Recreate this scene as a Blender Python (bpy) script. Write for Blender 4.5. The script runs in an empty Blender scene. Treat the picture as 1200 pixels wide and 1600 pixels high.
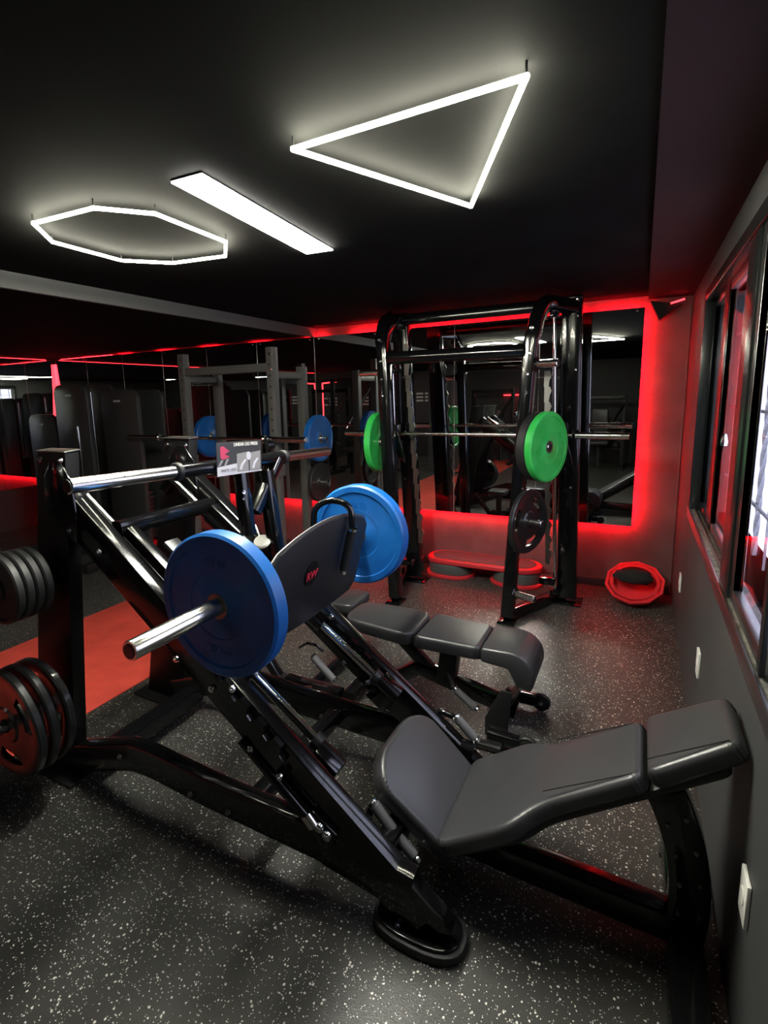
import bpy, bmesh, math, random
from mathutils import Vector, Matrix
random.seed(7)
SC = bpy.context.scene
COL = SC.collection

# ------------------------------------------------------------------ camera
YAW, PITCH, ROLL = -0.494160622, 0.167024117, -0.0259319539
FPX, PCX, PCY, CAMH = 822.2, 558.4, 758.8, 1.6
_cy, _sy, _cp, _sp = math.cos(YAW), math.sin(YAW), math.cos(PITCH), math.sin(PITCH)
FW = Vector((_sy*_cp, _cy*_cp, -_sp))
_r = Vector((_cy, -_sy, 0)); _u = _r.cross(FW)
RT = _r*math.cos(ROLL) + _u*math.sin(ROLL)
UP = -_r*math.sin(ROLL) + _u*math.cos(ROLL)
CAM = Vector((0, 0, CAMH))
cd = bpy.data.cameras.new('camera'); cam = bpy.data.objects.new('camera', cd); COL.objects.link(cam)
cam.matrix_world = Matrix(((RT.x, UP.x, -FW.x, 0), (RT.y, UP.y, -FW.y, 0), (RT.z, UP.z, -FW.z, CAMH), (0, 0, 0, 1)))
cd.sensor_fit = 'AUTO'; cd.sensor_width = 36; cd.lens = FPX/1600*36
cd.shift_x = (600-PCX)/1600; cd.shift_y = -(800-PCY)/1600
cd.clip_start = 0.02; cd.clip_end = 100
SC.camera = cam

# ------------------------------------------------------------------ world, lights, exposure
w = bpy.data.worlds.new('sky'); SC.world = w; w.use_nodes = True
w.node_tree.nodes['Background'].inputs[0].default_value = (0.78, 0.82, 1.0, 1)
w.node_tree.nodes['Background'].inputs[1].default_value = 2.3
SC.view_settings.view_transform = 'Standard'; SC.view_settings.look = 'None'
SC.view_settings.exposure = 0.9; SC.view_settings.gamma = 1; SC.view_settings.use_curve_mapping = False
# daylight portal in the window opening (only guides the sampling of the sky)
pl = bpy.data.lights.new('window_portal', 'AREA'); pl.shape = 'RECTANGLE'; pl.size = 1.2; pl.size_y = 2.6
pl.cycles.is_portal = True
po = bpy.data.objects.new('window_portal', pl); po.location = (0.52, 2.25, 1.5)
po.rotation_euler = (0, math.radians(90), math.radians(0)); COL.objects.link(po)

TUBE_E, PANEL_E, RED_E = 75.0, 90.0, 75.0
ZC = 2.28           # main ceiling
YB = 4.61           # back wall
XR = 0.286          # right wall
XL = -7.15          # left wall
YF = -4.0           # wall behind the camera

# ------------------------------------------------------------------ pixel -> point on a real plane
def ray(x, y): return RT*((x-PCX)/FPX) - UP*((y-PCY)/FPX) + FW
def PX(x, y, X): d = ray(x, y); return CAM + d*(X/d.x)
def PY(x, y, Y): d = ray(x, y); return CAM + d*(Y/d.y)
def PZ(x, y, Z=0.0): d = ray(x, y); return CAM + d*((Z-CAMH)/d.z)

# ------------------------------------------------------------------ materials
def mat(name, col, rough=0.5, metal=0.0, spec=0.5, coat=0.0, coat_r=0.05, emit=None, es=0.0):
    m = bpy.data.materials.new(name); m.use_nodes = True
    b = m.node_tree.nodes['Principled BSDF']
    b.inputs['Base Color'].default_value = (*col, 1); b.inputs['Roughness'].default_value = rough
    b.inputs['Metallic'].default_value = metal; b.inputs['Specular IOR Level'].default_value = spec
    b.inputs['Coat Weight'].default_value = coat; b.inputs['Coat Roughness'].default_value = coat_r
    if emit:
        b.inputs['Emission Color'].default_value = (*emit, 1); b.inputs['Emission Strength'].default_value = es
    return m
def nodes(m): return m.node_tree.nodes, m.node_tree.links, m.node_tree.nodes['Principled BSDF']
def add_bump(m, scale, strength, dist=0.002, detail=4):
    n, l, b = nodes(m)
    tc = n.new('ShaderNodeTexCoord'); t = n.new('ShaderNodeTexNoise'); bp = n.new('ShaderNodeBump')
    t.inputs['Scale'].default_value = scale; t.inputs['Detail'].default_value = detail
    bp.inputs['Strength'].default_value = strength; bp.inputs['Distance'].default_value = dist
    l.new(tc.outputs['Object'], t.inputs['Vector']); l.new(t.outputs['Fac'], bp.inputs['Height'])
    l.new(bp.outputs['Normal'], b.inputs['Normal'])
def vary(m, c1, c2, scale, r1=None, r2=None):
    n, l, b = nodes(m)
    tc = n.new('ShaderNodeTexCoord'); t = n.new('ShaderNodeTexNoise'); r = n.new('ShaderNodeValToRGB')
    t.inputs['Scale'].default_value = scale; t.inputs['Detail'].default_value = 5
    r.color_ramp.elements[0].position = 0.35; r.color_ramp.elements[1].position = 0.68
    r.color_ramp.elements[0].color = (*c1, 1); r.color_ramp.elements[1].color = (*c2, 1)
    l.new(tc.outputs['Object'], t.inputs['Vector']); l.new(t.outputs['Fac'], r.inputs['Fac'])
    l.new(r.outputs['Color'], b.inputs['Base Color'])
    if r1 is not None:
        mr = n.new('ShaderNodeMapRange'); mr.inputs[3].default_value = r1; mr.inputs[4].default_value = r2
        l.new(t.outputs['Fac'], mr.inputs[0]); l.new(mr.outputs[0], b.inputs['Roughness'])

M = {}
M['gloss'] = mat('gloss_black_paint', (0.004, 0.004, 0.0045), 0.14, 0, 0.45, 0.3, 0.03)
M['post'] = mat('deep_black_post_paint', (0.004, 0.004, 0.0045), 0.45, 0, 0.25)
M['satin'] = mat('satin_black_paint', (0.010, 0.010, 0.011), 0.38)
M['grey_frame'] = mat('grey_powder_coat', (0.085, 0.083, 0.078), 0.45); add_bump(M['grey_frame'], 300, .15)
M['chrome'] = mat('brushed_chrome', (0.78, 0.76, 0.72), 0.2, 1.0); add_bump(M['chrome'], 90, .05)
M['bright'] = mat('polished_steel', (0.85, 0.85, 0.84), 0.12, 1.0)
M['steel_dark'] = mat('worn_grey_steel', (0.3, 0.29, 0.27), 0.35, 1.0)
M['rubber'] = mat('black_rubber', (0.012, 0.012, 0.013), 0.5); add_bump(M['rubber'], 200, .2)
M['iron'] = mat('black_enamelled_iron', (0.012, 0.013, 0.014), 0.3, 0, .5, .3); add_bump(M['iron'], 60, .25)
M['grip'] = mat('grey_foam_grip', (0.10, 0.10, 0.105), 0.55); add_bump(M['grip'], 400, .3)
M['vinyl'] = mat('black_upholstery_vinyl', (0.036, 0.036, 0.039), 0.36, 0, .55, .1, .25); add_bump(M['vinyl'], 420, .22, .001)
M['blue'] = mat('blue_bumper_rubber', (0.010, 0.165, 0.50), 0.36); vary(M['blue'], (0.005, .085, .33), (.009, .125, .43), 9, .3, .45)
M['green'] = mat('green_bumper_rubber', (0.03, 0.42, 0.07), 0.38); vary(M['green'], (0.02, .36, .05), (.04, .47, .09), 9, .3, .45)
M['white'] = mat('white_plastic', (0.75, 0.74, 0.70), 0.4)
M['notice'] = mat('pale_grey_board', (0.42, 0.44, 0.46), 0.6)
M['red_plastic'] = mat('red_plastic', (0.62, 0.03, 0.04), 0.35)
M['step_top'] = mat('dark_grey_step_rubber', (0.07, 0.075, 0.075), 0.55); add_bump(M['step_top'], 150, .4)
M['cloth'] = mat('black_cloth', (0.012, 0.012, 0.013), 0.9)
M['shroud'] = mat('charcoal_plastic_shroud', (0.032, 0.034, 0.034), 0.42); add_bump(M['shroud'], 300, .15)
M['mirror'] = mat('mirror_silver', (0.72, 0.74, 0.73), 0.0, 1.0)
M['mirror_edge'] = mat('mirror_glass_edge', (0.30, 0.25, 0.24), 0.2)
M['ceil'] = mat('matt_black_ceiling', (0.020, 0.020, 0.020), 0.9, spec=.06); vary(M['ceil'], (.004, .004, .004), (.007, .007, .007), 3)
M['soffit'] = mat('black_red_soffit_paint', (0.026, 0.012, 0.013), 0.7, spec=.2)
M['beam'] = mat('dark_grey_beam_paint', (0.085, 0.085, 0.083), 0.7)
M['wall'] = mat('charcoal_wall_paint', (0.070, 0.072, 0.074), 0.55); vary(M['wall'], (.042, .044, .046), (.058, .060, .061), 2.2); 
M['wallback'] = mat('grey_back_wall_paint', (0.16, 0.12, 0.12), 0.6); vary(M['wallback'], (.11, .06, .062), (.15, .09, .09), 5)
M['walldark'] = mat('dark_wall_paint', (0.035, 0.035, 0.036), 0.6)
M['column'] = mat('grey_column_paint', (0.055, 0.06, 0.06), 0.6)
M['alu'] = mat('anodised_window_aluminium', (0.42, 0.42, 0.43), 0.28, 1.0); add_bump(M['alu'], 40, .1)
M['alu_black'] = mat('black_window_profile', (0.010, 0.012, 0.012), 0.25)
M['sill'] = mat('dusty_window_track', (0.16, 0.155, 0.13), 0.5, .3); vary(M['sill'], (.07, .07, .06), (.26, .25, .21), 30)
M['iron_white'] = mat('painted_grille_iron', (0.36, 0.36, 0.42), 0.5)
M['lamp'] = mat('white_light_tube', (1, 1, .9), .5, emit=(1.0, 0.985, 0.78), es=TUBE_E)
M['panel_lamp'] = mat('white_light_panel', (1, 1, .95), .5, emit=(1.0, 0.99, 0.88), es=PANEL_E)
M['dim_lamp'] = mat('dim_white_light_panel', (1, 1, .95), .5, emit=(1.0, 0.99, 0.88), es=22.0)
M['red_led'] = mat('red_light_strip', (1, .05, .05), .5, emit=(1.0, 0.006, 0.014), es=RED_E)
M['red_neon'] = mat('red_light_tube', (1, .05, .05), .5, emit=(1.0, 0.02, 0.03), es=5)
M['pink'] = mat('pink_print', (0.55, 0.05, 0.12), 0.5)
M['sign_dark'] = mat('dark_print', (0.035, 0.036, 0.038), 0.35)
M['sign_grey'] = mat('grey_print', (0.28, 0.27, 0.27), 0.4)
M['sign_white'] = mat('white_print', (0.62, 0.60, 0.66), 0.4)
M['logo_red'] = mat('red_print', (0.55, 0.02, 0.05), 0.4)
M['textured'] = mat('textured_black_footplate', (0.014, 0.014, 0.016), 0.45, spec=.35); add_bump(M['textured'], 260, .6, .002); 

# window glass: thin pane, see-through with real reflection
g = bpy.data.materials.new('window_glass'); g.use_nodes = True
n, l = g.node_tree.nodes, g.node_tree.links
n.remove(n['Principled BSDF']); o = n['Material Output']
tr = n.new('ShaderNodeBsdfTransparent'); tr.inputs[0].default_value = (.93, .93, .97, 1)
gl = n.new('ShaderNodeBsdfGlossy'); gl.inputs['Roughness'].default_value = 0.02
fr = n.new('ShaderNodeFresnel'); ge = n.new('ShaderNodeNewGeometry'); mrf = n.new('ShaderNodeMapRange'); mrf.inputs[3].default_value = 1.35; mrf.inputs[4].default_value = 1/1.35
l.new(ge.outputs['Backfacing'], mrf.inputs[0]); l.new(mrf.outputs[0], fr.inputs[0]); mx = n.new('ShaderNodeMixShader')
l.new(fr.outputs[0], mx.inputs[0]); l.new(tr.outputs[0], mx.inputs[1]); l.new(gl.outputs[0], mx.inputs[2]); l.new(mx.outputs[0], o.inputs[0])
M['glass'] = g

# floor rubber with pale flecks of two sizes
m = mat('speckled_rubber_floor', (0.03, 0.03, 0.03), 0.42, 0, 0.5); M['floor'] = m
n, l, b = nodes(m)
tc = n.new('ShaderNodeTexCoord')
def flecks(scale, dens, rad, off):
    mp = n.new('ShaderNodeMapping'); mp.inputs['Location'].default_value = (off, off*.7, 0)
    l.new(tc.outputs['Object'], mp.inputs[0])
    nz = n.new('ShaderNodeTexNoise'); nz.inputs['Scale'].default_value = scale*1.7
    mxv = n.new('ShaderNodeVectorMath'); mxv.operation = 'MULTIPLY_ADD'
    mxv.inputs[1].default_value = (.012*60/scale,)*3
    l.new(mp.outputs[0], nz.inputs['Vector']); l.new(nz.outputs['Color'], mxv.inputs[0]); l.new(mp.outputs[0], mxv.inputs[2])
    v = n.new('ShaderNodeTexVoronoi'); v.voronoi_dimensions = '2D'; v.inputs['Scale'].default_value = scale
    l.new(mxv.outputs[0], v.inputs['Vector'])
    sx = n.new('ShaderNodeSeparateColor'); l.new(v.outputs['Color'], sx.inputs[0])
    th = n.new('ShaderNodeMath'); th.operation = 'LESS_THAN'; th.inputs[1].default_value = dens; l.new(sx.outputs[0], th.inputs[0])
    rr = n.new('ShaderNodeMath'); rr.operation = 'MULTIPLY'; rr.inputs[1].default_value = rad; l.new(sx.outputs[1], rr.inputs[0])
    d = n.new('ShaderNodeMath'); d.operation = 'LESS_THAN'; l.new(v.outputs['Distance'], d.inputs[0]); l.new(rr.outputs[0], d.inputs[1])
    a = n.new('ShaderNodeMath'); a.operation = 'MULTIPLY'; l.new(th.outputs[0], a.inputs[0]); l.new(d.outputs[0], a.inputs[1])
    return a.outputs[0]
f1 = flecks(110, .12, .42, 0); f2 = flecks(200, .12, .42, 3.3)
mxx = n.new('ShaderNodeMath'); mxx.operation = 'MAXIMUM'; l.new(f1, mxx.inputs[0]); l.new(f2, mxx.inputs[1])
dirt = n.new('ShaderNodeTexNoise'); dirt.inputs['Scale'].default_value = 1.6; dirt.inputs['Detail'].default_value = 6
l.new(tc.outputs['Object'], dirt.inputs['Vector'])
rmp = n.new('ShaderNodeValToRGB'); rmp.color_ramp.elements[0].color = (.022, .022, .020, 1); rmp.color_ramp.elements[1].color = (.046, .045, .041, 1)
l.new(dirt.outputs['Fac'], rmp.inputs['Fac'])
mc = n.new('ShaderNodeMix'); mc.data_type = 'RGBA'; mc.inputs[7].default_value = (.75, .74, .68, 1)
l.new(mxx.outputs[0], mc.inputs[0]); l.new(rmp.outputs['Color'], mc.inputs[6]); l.new(mc.outputs[2], b.inputs['Base Color'])
mrr = n.new('ShaderNodeMapRange'); mrr.inputs[3].default_value = .28; mrr.inputs[4].default_value = .44
l.new(dirt.outputs['Fac'], mrr.inputs[0]); l.new(mrr.outputs[0], b.inputs['Roughness'])
gr = n.new('ShaderNodeTexNoise'); gr.inputs['Scale'].default_value = 260; gr.inputs['Detail'].default_value = 2
l.new(tc.outputs['Object'], gr.inputs['Vector'])
bp = n.new('ShaderNodeBump'); bp.inputs['Strength'].default_value = .35; bp.inputs['Distance'].default_value = .002
l.new(gr.outputs['Fac'], bp.inputs['Height']); l.new(bp.outputs['Normal'], b.inputs['Normal'])
M['redmat'] = mat('red_rubber_mat', (0.60, 0.045, 0.03), 0.6); vary(M['redmat'], (.60, .06, .04), (.78, .085, .055), 5); 

# ------------------------------------------------------------------ mesh building
def wloc(o):
    v = Vector((0, 0, 0))
    while o: v = v + o.location; o = o.parent
    return v
class MB:
    def __init__(s): s.b = bmesh.new()
    def box(s, lo, hi, bev=0.0):
        lo, hi = Vector(lo), Vector(hi); c = (lo+hi)/2; d = hi-lo
        r = bmesh.ops.create_cube(s.b, size=1, matrix=Matrix.Translation(c) @ Matrix.Diagonal((abs(d.x), abs(d.y), abs(d.z), 1)))
        if bev: s._bev(r['verts'], bev, 2)
        return s
    def _bev(s, verts, bev, seg):
        es = {e for v in verts for e in v.link_edges}
        bmesh.ops.bevel(s.b, geom=list(es), offset=bev, segments=seg, affect='EDGES', profile=.5)
    def sweep(s, pts, prof, up=(0, 0, 1), caps=True):
        pts = [Vector(p) for p in pts]; up = Vector(up); rings = []
        N = len(pts)
        for i, p in enumerate(pts):
            a = (pts[i]-pts[i-1]).normalized() if i else None
            c = (pts[i+1]-pts[i]).normalized() if i < N-1 else None
            t = a if c is None else (c if a is None else (a+c).normalized())
            sd = t.cross(up)
            if sd.length < 1e-4: sd = t.cross(Vector((0, 1, 0)))
            sd.normalize(); u2 = sd.cross(t).normalized()
            k = 1.0
            if a is not None and c is not None: k = 1/max(.5, math.sqrt(max(.01, (1+a.dot(c))/2)))
            # widen only across the bend plane
            bend = (c-a) if (a is not None and c is not None) else Vector((0, 0, 0))
            bd = bend.normalized() if bend.length > 1e-5 else None
            ring = []
            for (x, y) in prof:
                off = sd*x + u2*y
                if bd is not None: off = off + bd*(off.dot(bd))*(k-1)
                ring.append(s.b.verts.new(p+off))
            rings.append(ring)
        n_ = len(prof)
        for i in range(N-1):
            for j in range(n_):
                s.b.faces.new((rings[i][j], rings[i][(j+1) % n_], rings[i+1][(j+1) % n_], rings[i+1][j]))
        if caps:
            s.b.faces.new(list(reversed(rings[0]))); s.b.faces.new(rings[-1])
        return s
    def beam(s, pts, w, h, up=(0, 0, 1), r=.008):
        r = min(r, w*.49, h*.49); pr = []
        for cx, cy, a0 in ((w/2-r, h/2-r, 0), (-w/2+r, h/2-r, 90), (-w/2+r, -h/2+r, 180), (w/2-r, -h/2+r, 270)):
            for k in range(3): a = math.radians(a0+45*k); pr.append((cx+r*math.cos(a), cy+r*math.sin(a)))
        return s.sweep(pts, pr, up)
    def tube(s, pts, r, n=16, up=(0, 0, 1)):
        return s.sweep(pts, [(r*math.cos(2*math.pi*k/n), r*math.sin(2*math.pi*k/n)) for k in range(n)], up)
    def prism(s, poly, ext, bev=0.0, seg=2):
        """poly: 3D points of one planar face, ext: extrusion vector"""
        ext = Vector(ext)
        a = [s.b.verts.new(Vector(p)) for p in poly]; c = [s.b.verts.new(Vector(p)+ext) for p in poly]
        N = len(a); s.b.faces.new(a); s.b.faces.new(list(reversed(c)))
        for i in range(N): s.b.faces.new((a[i], c[i], c[(i+1) % N], a[(i+1) % N]))
        if bev:
            bmesh.ops.recalc_face_normals(s.b, faces=s.b.faces)
            s._bev(a+c, bev, seg)
        return s
    def lathe(s, prof, origin=(0, 0, 0), axis=(0, 0, 1), n=40, a0=0):
        ax = Vector(axis).normalized(); q = Vector((0, 0, 1)).rotation_difference(ax); o = Vector(origin)
        rings = []
        for (r, h) in prof:
            if r < 1e-5: rings.append([s.b.verts.new(o+q @ Vector((0, 0, h)))])
            else: rings.append([s.b.verts.new(o+q @ Vector((r*math.cos(a0+2*math.pi*k/n), r*math.sin(a0+2*math.pi*k/n), h))) for k in range(n)])
        for i in range(len(rings)-1):
            A, B = rings[i], rings[i+1]
            for k in range(n):
                k2 = (k+1) % n
                f = [A[k % len(A)], A[k2 % len(A)], B[k2 % len(B)], B[k % len(B)]]
                u = []
                for v in f:
                    if v not in u: u.append(v)
                if len(u) > 2:
                    try: s.b.faces.new(u)
                    except ValueError: pass
        return s
    def cyl(s, p, q, r, n=20, ch=0.0):
        p, q = Vector(p), Vector(q); L = (q-p).length; ch = min(ch, r*.5)
        return s.lathe([(0, 0), (r-ch, 0), (r, ch), (r, L-ch), (r-ch, L), (0, L)] if ch else [(0, 0), (r, 0), (r, L), (0, L)], p, q-p, n)
    def build(s, name, material, parent=None, ang=32):
        b = s.b
        bmesh.ops.remove_doubles(b, verts=b.verts, dist=1e-6)
        bmesh.ops.recalc_face_normals(b, faces=b.faces)
        for f in b.faces: f.smooth = True
        ca = math.radians(ang)
        for e in b.edges: e.smooth = not (len(e.link_faces) == 2 and e.calc_face_angle(0) > ca)
        if parent is not None: bmesh.ops.translate(b, verts=b.verts, vec=-wloc(parent))
        me = bpy.data.meshes.new(name); b.to_mesh(me); b.free()
        me.materials.append(material if not isinstance(material, str) else M[material])
        o = bpy.data.objects.new(name, me); COL.objects.link(o)
        if parent is not None: o.parent = parent
        return o
def tag(o, label=None, cat=None, group=None, kind=None):
    if label: o['label'] = label
    if cat: o['category'] = cat
    if group: o['group'] = group
    if kind: o['kind'] = kind
    return o
def empty(name, loc, label, cat, group=None):
    o = bpy.data.objects.new(name, None); o.location = loc; o.empty_display_size = .1; COL.objects.link(o)
    return tag(o, label, cat, group)
def struct(name, mb, m, parent=None):
    o = mb.build(name, m, parent); o['kind'] = 'structure'; return o
def copy_tree(o, parent=None):
    c = o.copy(); COL.objects.link(c); c.parent = parent
    for ch in list(o.children): copy_tree(ch, c)
    return c
def bolt(p, d, r, parent, m='bright', name='bolt'):
    p = Vector(p); d = Vector(d).normalized()
    MB().lathe([(0, .012), (r*.45, .012), (r*.5, .006), (r*.9, .0065), (r, 0), (0, 0)], p, d, 12).build(name, m, parent)
def text_mesh(txt, size, loc, xdir, ydir, m, parent, name='lettering', align='LEFT', ext=.0008, bold=0.0):
    cu = bpy.data.curves.new('t', 'FONT'); cu.body = txt; cu.size = size; cu.extrude = ext; cu.align_x = align; cu.offset = bold
    to = bpy.data.objects.new('t', cu); COL.objects.link(to)
    dg = bpy.context.evaluated_depsgraph_get(); me = bpy.data.meshes.new_from_object(to.evaluated_get(dg))
    bpy.data.objects.remove(to); bpy.data.curves.remove(cu)
    X = Vector(xdir).normalized(); Y = Vector(ydir); Y = (Y-X*Y.dot(X)).normalized(); Z = X.cross(Y)
    lo = Vector(loc)-wloc(parent)
    me.transform(Matrix(((X.x, Y.x, Z.x, lo.x), (X.y, Y.y, Z.y, lo.y), (X.z, Y.z, Z.z, lo.z), (0, 0, 0, 1))))
    me.materials.clear(); me.materials.append(M[m])
    o = bpy.data.objects.new(name, me); COL.objects.link(o); o.parent = parent
    return o

# ================================================================== THE SETTING
struct('floor', MB().box((XL-.1, YF-.1, -.1), (XR+.3, YB+.1, 0)), 'floor')
XBEAM = -2.93
struct('ceiling', MB().box((XBEAM, YF-.1, ZC), (XR+.3, YB+.1, ZC+.1)).box((XL-.1, YF-.1, 2.215), (XBEAM, YB+.1, ZC+.1)), 'ceil')
struct('trim_1', MB().box((XBEAM, YF-.05, 2.195), (XBEAM+.03, YB-.01, ZC)), 'beam')
struct('trim_2', MB().box((0.0, YF-.05, 2.255), (XR, YB, ZC+.005)), 'soffit')
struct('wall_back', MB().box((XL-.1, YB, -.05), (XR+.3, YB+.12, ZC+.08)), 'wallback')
struct('wall_front', MB().box((XL-.1, YF-.12, -.05), (XR+.3, YF, ZC+.08)), 'walldark')
struct('wall_left', MB().box((XL-.12, YF-.1, -.05), (XL, YB+.1, ZC+.08)), 'walldark')
WY0, WY1, WZ0, WZ1, WT = .95, 3.55, .90, 2.10, .21
struct('wall_right', MB().box((XR, YF-.1, -.05), (XR+WT, YB+.1, WZ0)).box((XR, YF-.1, WZ1), (XR+WT, YB+.1, ZC+.08))
       .box((XR, WY1, WZ0), (XR+WT, YB+.1, WZ1)).box((XR, YF-.1, WZ0), (XR+WT, WY0, WZ1)), 'wall')
struct('baseboard_back', MB().box((XL, YB-.012, 0), (XR, YB, .07), .003), 'walldark')

# window: outer frame, track, sashes, panes, iron grille outside
win = bpy.data.objects.new('window_1', None); win.location = (XR, 1.3, WZ0); COL.objects.link(win); win['kind'] = 'structure'
fx0, fx1 = XR-.012, XR+.075
MB().box((fx0, WY0, WZ0-.03), (fx1, WY1+.02, WZ0+.012), .003).build('window_sill', 'sill', win)
MB().box((fx0-.004, WY0, WZ0-.034), (fx0+.006, WY1+.02, WZ0+.018), .002).box((fx0+.026, WY0, WZ0+.01), (fx0+.03, WY1, WZ0+.024)).box((fx0+.058, WY0, WZ0+.01), (fx0+.062, WY1, WZ0+.024)).build('sill_rail', 'alu', win)
MB().box((fx0, WY0, WZ1-.035), (fx1, WY1+.02, WZ1+.02), .003).box((fx0, WY1-.03, WZ0), (fx1, WY1+.02, WZ1), .003).box((fx0, WY0-.02, WZ0), (fx1, WY0+.03, WZ1), .003).build('window_frame', 'alu_black', win)
def sash(y0, y1, xo, m, st0, st1):
    x0, x1 = XR+xo, XR+xo+.026; z0, z1 = WZ0+.02, WZ1-.035
    s = MB().box((x0, y0, z0), (x1, y0+st0, z1), .002).box((x0, y1-st1, z0), (x1, y1, z1), .002).box((x0, y0+st0, z0), (x1, y1-st1, z0+.045), .002).box((x0, y0+st0, z1-.04), (x1, y1-st1, z1), .002).build('sash', m, win)
    MB().box((x0+.010, y0+st0-.005, z0+.04), (x0+.015, y1-st1+.005, z1-.035)).build('pane', 'glass', s)
    return s
sash(2.93, 3.53, .034, 'alu_black', .20, .05)
sash(2.28, 2.96, .034, 'alu', .03, .03)
sash(1.47, 2.19, .002, 'alu', .03, .235)
MB().box((XR-.006, 2.005, WZ0+.02), (XR+.006, 2.19, WZ1-.035), .002).build('stile', 'alu_black', win)
MB().box((XR-.006, 1.455, WZ0+.02), (XR+.006, 1.49, WZ1-.035), .002).build('stile', 'alu_black', win)
sash(.98, 1.50, .034, 'alu', .05, .05)
MB().lathe([(0, 0), (.012, .003), (.014, .02), (.008, .05), (0, .055)], (XR+.022, 2.62, 1.36), (0, 0, 1), 12).build('sash_latch', 'bright', win)
# iron grille: plain and twisted bars
gr_ = empty('window_grille', (XR+.16, 1.3, WZ0), 'pale painted iron grille with twisted bars outside the window', 'grille')
gx = XR+.16; k = 0; y = WY0+.08
while y < 3.5:
    if k % 2 == 0:
        prof = [(.008, .008), (-.008, .008), (-.008, -.008), (.008, -.008)]
        mb = MB(); rings = []
        nseg = 48
        for i in range(nseg+1):
            z = WZ0+.01+(WZ1-WZ0-.02)*i/nseg; a = i*.42
            rings.append([mb.b.verts.new((gx+px*math.cos(a)-py*math.sin(a), y+px*math.sin(a)+py*math.cos(a), z)) for px, py in prof])
        for i in range(nseg):
            for j in range(4): mb.b.faces.new((rings[i][j], rings[i][(j+1) % 4], rings[i+1][(j+1) % 4], rings[i+1][j]))
        mb.build('twisted_bar', 'iron_white', gr_, 20)
    else:
        MB().box((gx-.004, y-.004, WZ0+.005), (gx+.004, y+.004, WZ1-.005)).build('plain_bar', 'iron_white', gr_)
    k += 1; y += .20
for z in (1.12, 1.5, 1.88):
    MB().box((gx-.016, WY0+.01, z-.006), (gx-.008, WY1-.01, z+.006)).build('cross_rail', 'iron_white', gr_)

# ------------------------------------------------------------------ mirrors and red light strips
mw = empty('wall_mirror', (-3.5, YB-.03, .54), 'wide wall mirror of tall panels behind the racks, edged in red light', 'mirror')
seams = [XL+.03, -6.43, -5.73, -5.03, -4.33, -3.62, -2.9, -2.18, -1.46, -.75, -.015]
MZ0, MZ1 = .54, 2.195
for a, c in zip(seams[:-1], seams[1:]):
    p = MB().box((a+.0015, YB-.056, MZ0), (c-.0015, YB-.051, MZ1)).build('mirror_panel', 'mirror', mw)
    for cx_ in (a+.05, c-.05):
        MB().cyl((cx_, YB-.05, MZ1-.02), (cx_, YB-.064, MZ1-.02), .009, 12, .002).build('mirror_clip', 'bright', p)
for c in seams[1:-1]:
    MB().box((c-.002, YB-.0585, MZ0), (c+.002, YB-.051, MZ1)).build('joint_bead', 'mirror_edge', mw)
ml = empty('wall_mirror', (XL+.03, 0, .54), 'side wall mirror left of the red lit corner, reflecting the window', 'mirror')
for i in range(9):
    y1 = YB-.05-i*.85
    MB().box((XL+.031, y1-.847, MZ0), (XL+.036, y1, MZ1)).build('mirror_panel', 'mirror', ml)
led = empty('light_strip', (-.03, YB, .54), 'red light strip glowing behind the edges of the wide mirror', 'light')
e = .007
MB().box((-.05, YB-.05, MZ0+.01), (-.022, YB-.040, MZ1-.02)).build('upright_strip', 'red_led', led)
MB().box((XL+.1, YB-.05, MZ0+.006), (-.05, YB-.040, MZ0+.03)).build('lower_strip', 'red_led', led)
for c in seams[1:]:
    hw_ = .11 if c < -2.5 else .33
    MB().box((c-hw_, YB-.035, MZ1-.03), (min(c+hw_, -.05), YB-.02, MZ1-.012)).build('upper_strip', 'red_led', led)
l2 = empty('light_strip', (XL, 0, MZ1), 'thin red light line along the top of the side wall', 'light')
MB().box((XL+.006, -2.5, MZ1+.0), (XL+.016, YB-.15, MZ1+.008)).build('strip', 'red_neon', l2)
l3 = empty('light_strip', (XL+.06, YB-.06, 1.3), 'thick vertical red light in the far left corner', 'light')
MB().tube([(XL+.065, YB-.06, 2.14), (XL+.075, YB-.075, 1.75), (XL+.10, YB-.10, 1.38)], .015, 12, (0, 1, 0)).build('strip', 'red_neon', l3)
l4 = empty('light_strip', (-5.5, YB-.03, MZ1), 'thin red light line along the mirror top at the far left', 'light')
MB().box((-6.95, YB-.062, MZ1+.001), (-5.9, YB-.054, MZ1+.008)).build('strip', 'red_neon', l4)

# ------------------------------------------------------------------ ceiling lights
ZL = 2.25
def frame_light(pts, label, w_=.0065):
    c = sum((Vector(p) for p in pts), Vector())/len(pts)
    t = empty('ceiling_light', (c.x, c.y, ZC), label, 'light')
    N = len(pts)
    for i in range(N):
        a, b_ = Vector(pts[i]), Vector(pts[(i+1) % N]); d = (b_-a).normalized()
        MB().beam([a-d*.003, b_+d*.003], w_*2, .012, (0, 0, 1), .004).build('light_tube', 'lamp', t)
        MB().cyl((a.x, a.y, ZL+.004), (a.x, a.y, ZC), .003, 8).build('ceiling_mount', 'satin', t)
    return t
frame_light([PZ(458, 233, ZL), PZ(822, 120, ZL), PZ(736, 322, ZL)], 'triangular outline of white light tubes on the black ceiling')
frame_light([PZ(x, y, ZL) for x, y in [(52, 349), (146, 325), (243, 334), (353, 378), (352, 400), (270, 411), (190, 407), (82, 378)]], 'eight-sided outline of white light tubes on the black ceiling', .0055)
ZP = ZC-.010
q = [PZ(x, y, ZP) for x, y in [(268, 286), (316, 273), (520, 391), (479, 397)]]
c = sum(q, Vector())/4
t = empty('ceiling_light', (c.x, c.y, ZC), 'long rectangular white light panel between the two outline lights', 'light')
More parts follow.
